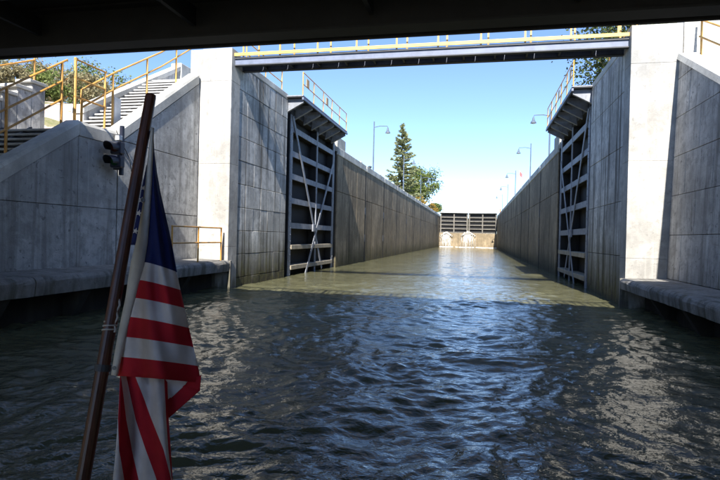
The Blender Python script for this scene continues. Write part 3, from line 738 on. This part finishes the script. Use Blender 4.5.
# ------------------------------------------------------------------ ledges along both sides
def ledge(side):
    xe, xw, zt, th = (-8.80, -10.18, 1.05, 0.40) if side < 0 else (4.42, 5.72, 0.92, 0.34)
    o = -1 if side < 0 else 1
    t = thing('landing_ledge', ((xe+xw)/2, 6, -1), 'low concrete landing ledge with worn rounded edge along the %s wall' % ('left' if side < 0 else 'right'), 'ledge', 'landing ledges by the water')
    MB().box(xe+o*0.75, xw+o*0.3, -14, YP-0.02, -1, zt-th-0.005).build('foundation', 'joint', t)
    cuts = [-14, -10, -6, -2, 1.5, 4.8, 8.0, 9.4, 12.6, 15.6, YP-0.02] if side < 0 else [-14, -10, -6, -2, 1.5, 4.6, 7.5, 9.9, 11.8, 13.6, 15.3, YP-0.02]
    for a, b in zip(cuts[:-1], cuts[1:]):
        r = 0.14; dz = random.uniform(-0.012, 0.012); dx = random.uniform(-0.02, 0.02)
        prof = [(xw, zt-th), (xe+dx+o*0.03, zt-th)] + [(xe+dx+o*r*(1-math.cos(q)), zt+dz-r+r*math.sin(q)) for q in frange(0, math.pi/2, 6)] + [(xw, zt+dz+0.03)]
        n = len(prof); mb = MB(); ns = 8
        v = []
        for j in range(ns+1):
            y = a+0.012+(b-a-0.024)*j/ns
            for x, z in prof: v.append((x + (random.uniform(-0.008, 0.008) if 0 < j < ns and x != xw else 0), y, z+(random.uniform(-0.006, 0.006) if 0 < j < ns else 0)))
        f = [tuple(range(n))[::-1], tuple(ns*n+k for k in range(n))] + [(j*n+k, j*n+(k+1)%n, (j+1)*n+(k+1)%n, (j+1)*n+k) for j in range(ns) for k in range(n)]
        mb.add(v, f); mb.build('slab', 'ledge', t)
    # rounded end past the pillar
    cx = xe+o*0.36; mb = MB()
    pl = [(xe+o*0.005, YP-0.03)] + [(cx-o*0.355*math.cos(q), YP-0.02+0.36*math.sin(q)) for q in frange(0.0, math.pi/2, 6)][:3] + [(XL+0.03 if side < 0 else XR-0.03, YP+0.32), (XL+0.03 if side < 0 else XR-0.03, YP-0.03)]
    mb.extrude([(x, y, -0.6) for x, y in pl], (0, 0, zt+0.6-0.02)); mb.build('end_block', 'ledge', t)
    y = -12.0
    while y < YP-1:
        MB().extrude([(xe+o*0.12, y, zt-th-0.004), (xe+o*0.76, y, zt-th-0.004), (xe+o*0.76, y, -0.4)], (0, 0.22, 0)).build('corbel', 'joint', t); y += 2.3
ledge(-1); ledge(1)
railing('ledge_railing', [(-9.08, 14.85, 2.22), (-9.08, 18.12, 2.22)], [(-9.08, y, 2.22) for y in (14.87, 16.45, 18.1)], (0, 0.52), 0.026, 'rusty', 'low rusty yellow railing on the left ledge in front of the pillar', base=[1.05]*3)

# ------------------------------------------------------------------ right wing wall, stairs, abutment
t = thing('wing_wall', (5.9, 14, -1), 'shaded blocky concrete wing wall beside the right pillar with sloping coping', 'wall')
U = Vector((0.028, 0, 1)).normalized(); NR = Vector((-1, 0, 0.028)).normalized()
def rz(y): return 7.72-(YP-y)*0.53
reg = [(4.0, -0.5), (YP-0.01, -0.5), (YP-0.01, rz(YP)), (4.0, max(0.4, rz(4.0)))]
MB().extrude([(5.78+0.028*z, y, z) for y, z in reg], (0.42, 0, 0)).build('core', 'joint', t)
panels(t, 'wall_block', 'wing', (5.78, 0, 0), (0,1,0), U, NR, [4.0, 6.2, 8.4, 10.6, 12.6, 14.5, 16.4, YP-0.01], [-0.5, 0.95, 2.3, 3.5, 4.7, 5.9, 7.1, 8.4], reg, 0.014, 0.05, 0.008, 0.02, 0.006, 0.9)
mb = MB(); mb.add([(x, y, z) for y, z in ((4.0, rz(4.0)), (YP-0.02, rz(YP-0.02))) for x, z in ((5.88, z+0.02), (6.42, z+0.02), (6.42, z+0.2), (5.92, z+0.2))], [(0,3,2,1), (4,5,6,7), (0,1,5,4), (1,2,6,5), (2,3,7,6), (3,0,4,7)]); mb.build('coping', 'coping', t)
railing('stair_railing', [(6.5, 8.5, 3.7), (6.5, YP, 8.92)], [(6.5, y, 3.7+(y-8.5)*0.53) for y in (9.0, 12.0, 15.0, 18.2)], (0, 0.52), 0.028, 'yellow', 'yellow pipe railing above the right wing wall', base=[rz(y)-0.3 for y in (9.0, 12.0, 15.0, 18.2)])
ts = thing('staircase', (7.4, 12, 1), 'concrete steps hidden behind the right wing wall', 'stairs')
flight(5.8, 0.95, 0.53, 38, 6.44, 8.5, ts)
MB().box(6.44, 8.5, 18.0, 18.5, 7.1, 7.4).build('top_landing', 'tread', ts)
t = thing('abutment_wall', (8.5, 18.8, 4), 'bright sunlit concrete wall to the right of the right pillar', 'wall')
for i in range(3):
    for j in range(3):
        MB().box(6.14+i*2.0, 8.13+i*2.0, 18.56, 19.6, -1+j*3.4, 2.39+j*3.4, 0.015).build('wall_block', 'pillar', t)

# ------------------------------------------------------------------ lamps
def lamp(side):
    x, y = 0, 0; o = 1 if side < 0 else -1
    t = thing('lamp_post', (0, 0, 0), 'x', 'street lamp')
    MB().lathe((0, 0, 0), [(0.22, 0), (0.22, 0.25), (0.12, 0.35), (0.10, 0.4)], 10).build('base', 'lamp', t)
    MB().tube([(0, 0, 0.35), (0, 0, 6.15)], 0.085, 8, r1=0.06).build('pole', 'lamp', t)
    MB().tube([(0, 0, 5.55), (o*0.6, 0, 5.68), (o*1.35, 0, 5.66), (o*1.42, 0, 5.5)], 0.04, 6).build('arm', 'lamp', t)
    h = MB().lathe((o*1.42, 0, 4.95), [(0.27, 0), (0.22, 0.12), (0.12, 0.25), (0.08, 0.48), (0.04, 0.56)], 12).build('lamp_shade', 'lamp', t)
    MB().lathe((o*1.42, 0, 4.88), [(0.05, 0), (0.16, 0.03), (0.2, 0.068)], 10).build('bulb_glass', 'glass', h)
    return t
pl_ = lamp(-1); pr_ = lamp(1)
first = {-1: True, 1: True}
for side, x, y, lab in ((-1, -10.5, 54, 'dark lamp post with hanging shade on left coping, tallest against the sky'), (-1, -10.5, 77, 'dark lamp post in front of the spruce on the left'), (-1, -10.5, 101, 'small dark lamp post beside the leafy tree on the left'),
                        (1, 6.1, 50.6, 'dark lamp post rising beside the right gate walkway'), (1, 6.1, 68.2, 'dark lamp post on right wall, second from the gate'), (1, 6.1, 94.5, 'dark lamp post on right wall next to the red pennant'),
                        (1, 6.1, 118, 'dark lamp post on right wall, fourth from the gate'), (1, 6.1, 142, 'farthest small lamp post at the end of the right wall')):
    src = pl_ if side < 0 else pr_
    o = src if first[side] else copy_tree(src); first[side] = False
    o.location = (x, y, 7.6); tag(o, lab, 'street lamp', 'lamp posts along the lock')
t = thing('pennant', (6.6, 93, 7.6), 'small faded red pennant on a thin white pole on the right wall', 'flag')
MB().tube([(6.6, 93, 7.6), (6.6, 93, 13.6)], 0.04, 6).build('pole', 'white', t)
mb = MB(); nn = 8
v = [(6.6+0.04+0.42*i/nn, 93+0.10*math.sin(i*1.1), z-(0.5*i/nn)) for z in (13.5, 12.75) for i in range(nn+1)]
mb.add(v, [(i, i+1, nn+1+i+1, nn+1+i) for i in range(nn)]); pn = mb.build('cloth', 'red', t); pn.modifiers.new('thickness', 'SOLIDIFY').thickness = 0.01
t = thing('marker_post', (XR+0.45, 128, ZT), 'small orange marker post at the far end of the right wall', 'post')
MB().tube([(XR+0.45, 128, ZT-0.02), (XR+0.45, 128, ZT+1.3)], 0.12, 8).build('post', 'orange', t); MB().lathe((XR+0.45, 128, ZT+1.3), [(0.16, 0), (0.16, 0.1), (0.05, 0.16)], 8).build('cap', 'white', t)

# ------------------------------------------------------------------ plants
def leafmesh(name, m, parent, P, D, size, aspect=0.5):
    """one small folded leaf quad per point P, lying along D"""
    n = len(P); P = np.asarray(P); D = np.asarray(D); D = D/np.linalg.norm(D, axis=1, keepdims=True)
    r = rng.normal(size=(n, 3)); S = np.cross(D, r); S /= np.linalg.norm(S, axis=1, keepdims=True)
    sz = (size*rng.uniform(0.6, 1.4, n))[:, None]
    off = np.array(rootloc(parent))
    a = P - D*sz*0.5; b = P + S*sz*aspect*0.5; c = P + D*sz*0.5; d = P - S*sz*aspect*0.5
    co = (np.stack([a, b, c, d], 1).reshape(-1, 3) - off).astype(np.float32)
    me = bpy.data.meshes.new(name); me.vertices.add(4*n); me.vertices.foreach_set('co', co.ravel())
    me.loops.add(4*n); me.loops.foreach_set('vertex_index', np.arange(4*n, dtype=np.int32)); me.polygons.add(n)
    me.polygons.foreach_set('loop_start', np.arange(0, 4*n, 4, dtype=np.int32)); me.polygons.foreach_set('loop_total', np.full(n, 4, np.int32))
    me.update(calc_edges=True); me.materials.append(MT[m]); return link(name, me, parent)
def spruce(loc, h, r, label):
    t = thing('spruce_tree', loc, label, 'tree'); lx, ly, lz = loc; mb = MB()
    mb.tube([(lx, ly, lz-0.3), (lx+0.05, ly, lz+h*0.5), (lx, ly, lz+h*0.98)], 0.26, 8, r1=0.03)
    P, D = [], []
    z = 1.2
    while z < h-0.1:
        q = z/h; Lr = r*(1-q)**0.85*(0.86+0.18*math.sin(z*5))+0.12; nb = max(6, int(10*(1-q)+5))
        for k in range(nb):
            an = random.uniform(0, 6.28); L_ = Lr*random.uniform(0.6, 1.12); up = 0.35*q-0.28
            p0 = Vector((lx, ly, lz+z+random.uniform(-0.15, 0.15))); dx = Vector((math.cos(an), math.sin(an), 0))
            pts = [p0 + dx*L_*s + Vector((0, 0, L_*(up*s*2-0.1*s+0.38*s*s*s))) for s in (0, 0.35, 0.7, 1.0)]
            mb.tube(pts, 0.04*(1-q)+0.012, 4, r1=0.008)
            ns = int(12+24*L_)
            for _ in range(ns):
                s = random.random()**0.75; i = min(2, int(s*3)); p = pts[i].lerp(pts[i+1], s*3-i if s < 1 else 1)
                wv = 0.30*(1-s*0.6)*min(1, L_*0.6)
                sidev = Vector((-dx.y, dx.x, 0))*random.gauss(0, wv)
                P.append(p+sidev+Vector((0, 0, random.gauss(-0.06, 0.07)))); D.append(dx*0.8+sidev*2.2+Vector((0, 0, random.gauss(-0.15, 0.3))))
        z += 0.36+0.5*(1-q)
    P.append(Vector((lx, ly, lz+h))); D.append(Vector((0, 0, 1)))
    mb.build('trunk', 'trunk', t); leafmesh('crown', 'spruce', t, P, D, 0.52, 0.34)
def broadleaf(loc, h, rx, ry, label, m='leaf', leaf=0.34, nclump=60, per=95, cz=0.58, name='broadleaf_tree', cat='tree', group=None, trunk=True, zlow=0.22):
    t = thing(name, loc, label, cat, group); lx, ly, lz = loc; mb = MB()
    C = []
    for _ in range(nclump):
        while True:
            u = np.array([random.uniform(-1, 1) for _ in range(3)])
            if 0.25 < np.linalg.norm(u) < 1: break
        n_ = np.linalg.norm(u); u = u/n_*(n_**0.5)
        lob = 0.82+0.25*math.sin(3*math.atan2(u[1], u[0])+lx)*math.cos(2.3*u[2]+ly)
        C.append(Vector((lx+u[0]*rx*lob, ly+u[1]*ry*lob, lz+h*cz+u[2]*h*(1-cz)*(1.0 if u[2] > 0 else (cz-zlow)/(1-cz))*lob)))
    r0 = 0.035*h if trunk else 0.03
    fork = Vector((lx+random.uniform(-.1, .1), ly, lz+h*(zlow+0.12)))
    mb.tube([(lx, ly, lz-0.3), (lx+0.05, ly, lz+h*zlow*0.6), fork], r0, 8, r1=r0*0.6)
    for c in C[::2]:
        mid = fork.lerp(c, 0.5)+Vector((random.uniform(-.2, .2)*rx*0.4, random.uniform(-.2, .2)*ry*0.4, 0.05*h))
        mb.tube([fork, mid, c], r0*0.32, 5, r1=r0*0.06)
    P, D = [], []
    for c in C:
        cr_ = min(rx, ry, h/2)*random.uniform(0.2, 0.36)
        for _ in range(int(per*random.uniform(0.5, 1.3))):
            d = Vector((random.gauss(0, 1), random.gauss(0, 1), random.gauss(0, 0.75))); d *= cr_*0.62
            P.append(c+d); D.append(Vector((random.gauss(0, 1), random.gauss(0, 1), random.gauss(-0.3, 0.7)))+d*0.5)
    mb.build('trunk' if trunk else 'stems', 'trunk', t); leafmesh('crown' if trunk else 'foliage', m, t, P, D, leaf, 0.55)
    return t
spruce((-13.3, 95, 7.5), 14.6, 5.0, 'tall pointed spruce standing behind the left chamber wall')
broadleaf((-10.9-0.6, 112, 7.5), 9.8, 3.6, 3.6, 'round green leafy tree right of the spruce', 'leaf', 0.42, 55, 110)
broadleaf((-15.5, 118, 7.5), 7.5, 2.8, 2.8, 'lower green tree partly hidden behind the spruce', 'leaf', 0.42, 40, 90)
broadleaf((-7.5-3.2, 138, 7.5), 3.4, 2.2, 2.2, 'small green tree beyond the far end of the left wall', 'leaf', 0.4, 26, 60)
for k, (x, y, h, r, m, lab) in enumerate(((-11.3, 104, 2.8, 1.6, 'yleaf', 'yellow bush under the leafy tree on the left bank'), (-11.0, 122, 3.2, 1.9, 'yleaf', 'golden bush near the far end of the left wall'), (-10.6, 130, 2.6, 1.6, 'yleaf', 'low yellow bush just left of the far gate'))):
    broadleaf((x, y, 7.5), h, r, r, lab, m, 0.3, 18, 60, name='bush', cat='bush', group='yellow bushes on the left bank', trunk=False, zlow=0.05)
broadleaf((9.6, 37, 7.5), 11.0, 3.7, 3.4, 'dark leafy tree behind the right end of the footbridge', 'darkleaf', 0.22, 130, 150, zlow=0.10)
broadleaf((8.2, 36.0, 7.5), 2.6, 1.1, 1.1, 'rust-coloured bush at the foot of the dark tree on the right', 'yleaf', 0.16, 16, 60, name='bush', cat='bush', trunk=False, zlow=0.05)
labs = ['leafy bank shrub seen left of the upper stair flight', 'olive shrub above the stepped stair parapet', 'tan dry shrub on the left bank behind the landing', 'pale green shrub at the left picture edge', 'taller olive shrub high on the left bank', 'dry tan shrub beside the gravel bank', 'green shrub behind the far stair parapet', 'bushy olive shrub between the handrail posts', 'olive shrub at the crest of the left bank', 'dense green shrub far back on the left bank', 'low olive shrub near the road bridge', 'spreading olive shrub farthest back on the bank', 'broad green shrub deep behind the left stairs', 'pale shrub at the back of the left bank']
sp = [(-19.5, 24.5, 3.0), (-22.5, 19.5, 3.2), (-20.5, 21.8, 2.3), (-26, 18, 3.6), (-25, 23, 4.0), (-19.2, 18.6, 1.4), (-18.4, 27.0, 2.4), (-22.0, 25.5, 3.2), (-28, 22, 4.6), (-25.5, 30, 4.6), (-23.5, 16.8, 2.4), (-30, 27, 5.2), (-21.5, 31, 3.4), (-30, 20.5, 4.5)]
mm = ['leaf', 'oleaf', 'tleaf', 'oleaf', 'oleaf', 'tleaf', 'leaf', 'oleaf', 'oleaf', 'leaf', 'oleaf', 'oleaf', 'leaf', 'oleaf']
labs += ['low tan brush beside the far stair parapet', 'olive brush left of the stair landing gap', 'thick olive shrub behind the stepped parapet', 'small leafy shrub just above the gravel bank', 'light green shrub behind the yellow rail corner', 'olive brush filling the top of the bank', 'olive thicket at the far left behind the rails', 'loose green shrub near the upper handrail']
sp += [(-18.0, 22.0, 1.8), (-21.0, 17.6, 2.2), (-19.8, 15.6, 2.6), (-18.6, 20.2, 1.5), (-23.5, 27.5, 4.2), (-24, 20.5, 3.2), (-22.0, 15.0, 3.2), (-20.5, 28.5, 3.4)]
mm += ['tleaf', 'oleaf', 'oleaf', 'leaf', 'oleaf', 'oleaf', 'oleaf', 'oleaf']
for k, (x, y, h) in enumerate(sp):
    d = max(0.0, min(1.0, (-13.0-x)/9.0)); d = d*d*(3-2*d); kk = max(0.0, min(1.0, (21.5-y)/5.0)); kk = kk*kk*(3-2*kk)
    zz = 7.6*(1-kk)+(4.75+3.55*d)*kk
    broadleaf((x, y, zz), h, h*0.62, h*0.62, labs[k], mm[k], 0.125, 34, 110, name='shrub', cat='shrub', group='shrubs on the left bank', trunk=False, zlow=0.06)

# ------------------------------------------------------------------ boat stern, flag staff and flag
t = thing('boat', (0, -2, 0), 'pale boat stern with grey deck under the flag staff', 'boat')
hv = []
for y, wd in ((-9, 1.9), (-4, 2.0), (0.6, 1.9), (1.66, 1.75)):
    hv.append([(-wd*0.85, y, -0.25), (wd*0.85, y, -0.25), (wd, y, 0.72), (-wd, y, 0.72)])
mb = MB(); v = [p for r in hv for p in r]
mb.add(v, [(0,1,2,3), (12,15,14,13)] + [(j*4+k, j*4+(k+1)%4, (j+1)*4+(k+1)%4, (j+1)*4+k) for j in range(3) for k in range(4)]); mb.build('hull', 'hull', t)
MB().box(-1.7, 1.7, -8.9, 1.55, 0.722, 0.76).build('deck', 'deck', t)
MB().box(-1.75, -1.65, -8.9, 1.5, 0.76, 0.95, 0.02).box(1.65, 1.75, -8.9, 1.5, 0.76, 0.95, 0.02).box(-1.75, 1.75, 1.5, 1.6, 0.76, 0.95, 0.02).build('gunwale', 'hull', t)
cb = MB().box(-1.6, 1.6, -8.0, -1.3, 0.762, 2.75, 0.06).build('cabin_blocker', 'hull', t)  # unseen cabin added behind the camera to keep light off the flag
MB().box(-1.75, 1.75, -8.3, -1.0, 2.752, 2.86, 0.03).build('blocker_roof', 'hull', cb)
MB().box(-0.45, 0.45, -1.32, -1.28, 0.78, 2.6, 0.01).build('blocker_door', 'staff', cb)
tp, bt = atY(151, 95, 1.95), atY(83, 480, 1.62)
dd = (bt-tp).normalized(); foot = tp+dd*((tp.z-0.80)/-dd.z)
MB().tube([foot+dd*0.02, foot-dd*0.2], 0.035, 12).build('staff_socket', 'darksteel', t)
st = thing('flag_staff', foot, 'dark varnished wooden flag staff leaning at the boat stern', 'flagpole')
L_ = (tp-foot).length
mb = MB(); mb.tube([foot, foot.lerp(tp, 0.5), tp-(-dd)*0.01, tp], 0.0245, 16, r1=0.0195); mb.build('pole', 'staff', st, smooth=False)
ax = -dd; s1 = ax.cross(Vector((0, 1, 0))).normalized(); s2 = ax.cross(s1)
cen = (tp-foot).normalized()
sidev = Vector((1, 0, 0.2)).normalized()
def onstaff(py):   # point on the staff axis seen at image row py
    lo, hi = 0.0, 1.0
    for _ in range(30):
        m_ = (lo+hi)/2; q = foot.lerp(tp, m_)-EYE; row = 240+FPX*q.dot(DN)/q.dot(fy)
        if row > py: lo = m_
        else: hi = m_
    return foot.lerp(tp, lo)
# frayed halyard lashing
mb = MB(); a0, a1 = onstaff(331), onstaff(322); pts = []
for k in range(60):
    q = k/59; p = a0.lerp(a1, q); an = q*2*math.pi*2.2; pts.append(p + (s1*math.cos(an)+s2*math.sin(an))*(0.0232+0.0012*math.sin(k*0.31)))
mb.tube(pts, 0.003, 6); mb.tube([onstaff(y)+RX*(0.021+0.004*math.sin(y*0.5))-fy*0.008 for y in range(332, 296, -3)], 0.004, 6); mb.build('lashing', 'canvas', st)
for yy in (368,):
    p = onstaff(yy); mb = MB(); mb.tube([p-cen*0.012, p+cen*0.012], 0.0275, 14); mb.build('band', 'darksteel', st)

fl = thing('flag', onstaff(376), 'United States flag hanging folded from the wooden staff', 'flag')
# boundaries of 13 stripes along hoist (left) and along the fold (right), as image points
hy = [128, 147, 166, 185, 204, 223, 243, 262, 280, 298, 317, 337, 357, 376]
hx = [153, 152.2, 151.6, 150.8, 149.8, 148.6, 147, 144, 139.5, 135.5, 130.5, 125.5, 121, 117]
oy = [132, 152, 172, 192, 212, 232, 252, 272, 290, 308, 328, 347, 366, 383]
ox = [153.5, 154.5, 157, 160.5, 165, 169.5, 173.5, 177, 180.5, 184.5, 189, 193.5, 198, 201]
SUB, NU = 3, 22
rows = []
for i in range(13*SUB+1):
    q = i/SUB; L0 = (np.interp(q, range(14), hx), np.interp(q, range(14), hy)); R0 = (np.interp(q, range(14), ox), np.interp(q, range(14), oy)); rows.append((q, L0, R0))
mb = MB(); v = []
for q, L0, R0 in rows:
    for j in range(NU+1):
        u = j/NU; px = L0[0]+(R0[0]-L0[0])*u; py = L0[1]+(R0[1]-L0[1])*(u**1.25) 
        dep = 1.90 - 0.055*math.sin(u*math.pi)*(q/13) + 0.016*math.sin(u*8+q*0.55)*(q/13) + 0.007*math.sin(u*19-q*0.9+1)*(q/13) + 0.010*math.sin(q*1.7+u*3)*u + 0.040*math.sin((u*1.6-q*0.16)*7.0)*u*(1-u)*(q/13)*2.0 + 0.05*u*u
        v.append(atY(px, py, dep))
f = []; mi = []
for i in range(13*SUB):
    s = i//SUB
    for j in range(NU):
        f.append((i*(NU+1)+j, i*(NU+1)+j+1, (i+1)*(NU+1)+j+1, (i+1)*(NU+1)+j)); mi.append(2 if s < 7 else (0 if s % 2 == 0 else 1))
mb.add(v, f); mb.mi = mi[:]
# turn back round the fold edge (behind the front panel)
n0 = len(mb.v); K2 = 10; v = []
for q, L0, R0 in rows:
    for j in range(K2+1):
        u = j/K2; px = R0[0]-(R0[0]-L0[0])*0.55*u - 0.6*u; py = R0[1]+10*u
        v.append(atY(px, py, 1.95+0.035*math.sin(min(1, u*1.6)*math.pi/2)+0.012*math.sin(q*0.8+u*5)))
f = [(i*(K2+1)+j, i*(K2+1)+j+1, (i+1)*(K2+1)+j+1, (i+1)*(K2+1)+j) for i in range(13*SUB-4) for j in range(K2)]
mi2 = [2 if (i//SUB) < 7 else (0 if (i//SUB) % 2 == 0 else 1) for i in range(13*SUB-4) for j in range(K2)]
m0 = list(mb.mi); mb.add(v, f); mb.mi = m0+mi2
# hanging fly below the fold
ky = [366, 378, 420, 450, 480, 530, 600]
kx = [[121,121,121,125,134,163,166], [120,120,121,126.5,136,164,167], [118,118.2,126,136,152,166,168.5], [116,119,132,146,164,168,170.5], [113,124,139,157,171,171.6,172.5], [110,130,147,165,172,173,174], [108,132,150,167,173,174,175]]
cm = [1, 0, 1, 0, 1, 0]; NS = 5; v = []; ny = 60
for i in range(ny+1):
    y = 370+(600-370)*i/ny; bx = [np.interp(y, ky, [r[c] for r in kx]) for c in range(7)]
    for c in range(6):
        for s in range(NS if c < 5 else NS+1):
            px = bx[c]+(bx[c+1]-bx[c])*s/NS; u = (px-bx[0])/max(1, bx[6]-bx[0])
            v.append(atY(px, y, 1.925+0.045*max(0.0, 1-(y-366)/40)+0.036*min(1, max(0, (y-366)/60))*math.sin(u*7+y*0.012)+0.018*math.sin(u*15-y*0.02)))
nc = 6*NS+1
f = [(i*nc+j, i*nc+j+1, (i+1)*nc+j+1, (i+1)*nc+j) for i in range(ny) for j in range(nc-1)]
m0 = list(mb.mi); mi2 = [cm[min(5, j//NS)] for i in range(ny) for j in range(nc-1)]; mb.add(v, f); mb.mi = m0+mi2
# turned-up corner: pale inside of the fold with its red border
def patch(pts, mi, deps):
    m0 = list(mb.mi); vv = []; A_, B_, C_, D_ = pts; n_ = 8
    for i in range(n_+1):
        for j in range(n_+1):
            a_, b_ = i/n_, j/n_
            p = [(A_[k]*(1-b_)+B_[k]*b_)*(1-a_)+(D_[k]*(1-b_)+C_[k]*b_)*a_ for k in (0, 1)]
            d_ = (deps[0]*(1-b_)+deps[1]*b_)*(1-a_)+(deps[3]*(1-b_)+deps[2]*b_)*a_
            vv.append(atY(p[0], p[1], d_+0.006*math.sin(a_*3+b_*2)))
    mb.add(vv, [(i*9+j, i*9+j+1, (i+1)*9+j+1, (i+1)*9+j) for i in range(8) for j in range(8)]); mb.mi = m0+[mi]*64
patch([(164, 379), (190, 380), (182, 388), (167, 402)], 1, (1.955, 1.965, 1.965, 1.96))
patch([(189, 380), (201.3, 375), (200, 391), (184, 386)], 0, (1.955, 1.945, 1.95, 1.96))
patch([(184.5, 385), (200.2, 390.5), (169, 418), (166.5, 401)], 0, (1.958, 1.95, 1.945, 1.955))
o = mb.build('cloth', ['f_red', 'f_white', 'f_blue'], fl, smooth=True); md = o.modifiers.new('thickness', 'SOLIDIFY'); md.thickness = 0.0012
# hoist heading strip
mb = MB(); v = []
for q, L0, R0 in rows:
    wd = float(np.interp(q, [0, 4, 7, 9, 13], [2, 7, 13, 10, 6]))
    for j in range(4):
        u = j/3; v.append(atY(L0[0]+0.6-wd*(1-u), L0[1]-1.0*(1-u), 1.893-0.01*math.sin(u*3.14)))
mb.add(v, [(i*4+j, i*4+j+1, (i+1)*4+j+1, (i+1)*4+j) for i in range(13*SUB) for j in range(3)]); hd = mb.build('heading', 'canvas', fl, smooth=True); hd.modifiers.new('thickness', 'SOLIDIFY').thickness = 0.0025
for py, px in ((368, 114.5), (200, 143)):
    c_ = atY(px, py, 1.882); mb = MB(); mb.tube([c_+fy*0.004, c_-fy*0.004], 0.008, 10); mb.build('grommet', 'bridgerail', hd)
# back fold of the canton showing between staff and heading, with stars
mb = MB(); v = []
for i in range(13):
    y = 165+80*i/12; xl = np.interp(y, [165, 245], [146.5, 131]); xr = np.interp(y, [165, 245], [151, 140])
    for j in range(4): v.append(atY(xl+(xr-xl)*j/3, y, 1.93+0.006*math.sin(i*0.9+j)))
mb.add(v, [(i*4+j, i*4+j+1, (i+1)*4+j+1, (i+1)*4+j) for i in range(12) for j in range(3)]); bf = mb.build('canton_fold', 'f_blue', fl, smooth=True); bf.modifiers.new('thickness', 'SOLIDIFY').thickness = 0.0012
for px, py, s in ((141.5, 200, 4.5), (138.8, 213, 4.5), (135.5, 231, 4.2), (143.6, 188, 3.5)):
    pts = []
    for k in range(10):
        an = -math.pi/2+k*math.pi/5+0.3; rr = s*0.8 if k % 2 == 0 else s*0.33; pts.append(atY(px+rr*math.cos(an), py+rr*math.sin(an), 1.915))
    MB().extrude(pts, fy*0.001).build('star', 'f_white', bf)

SC.render.engine = 'CYCLES'
SC.cycles.max_bounces = 8
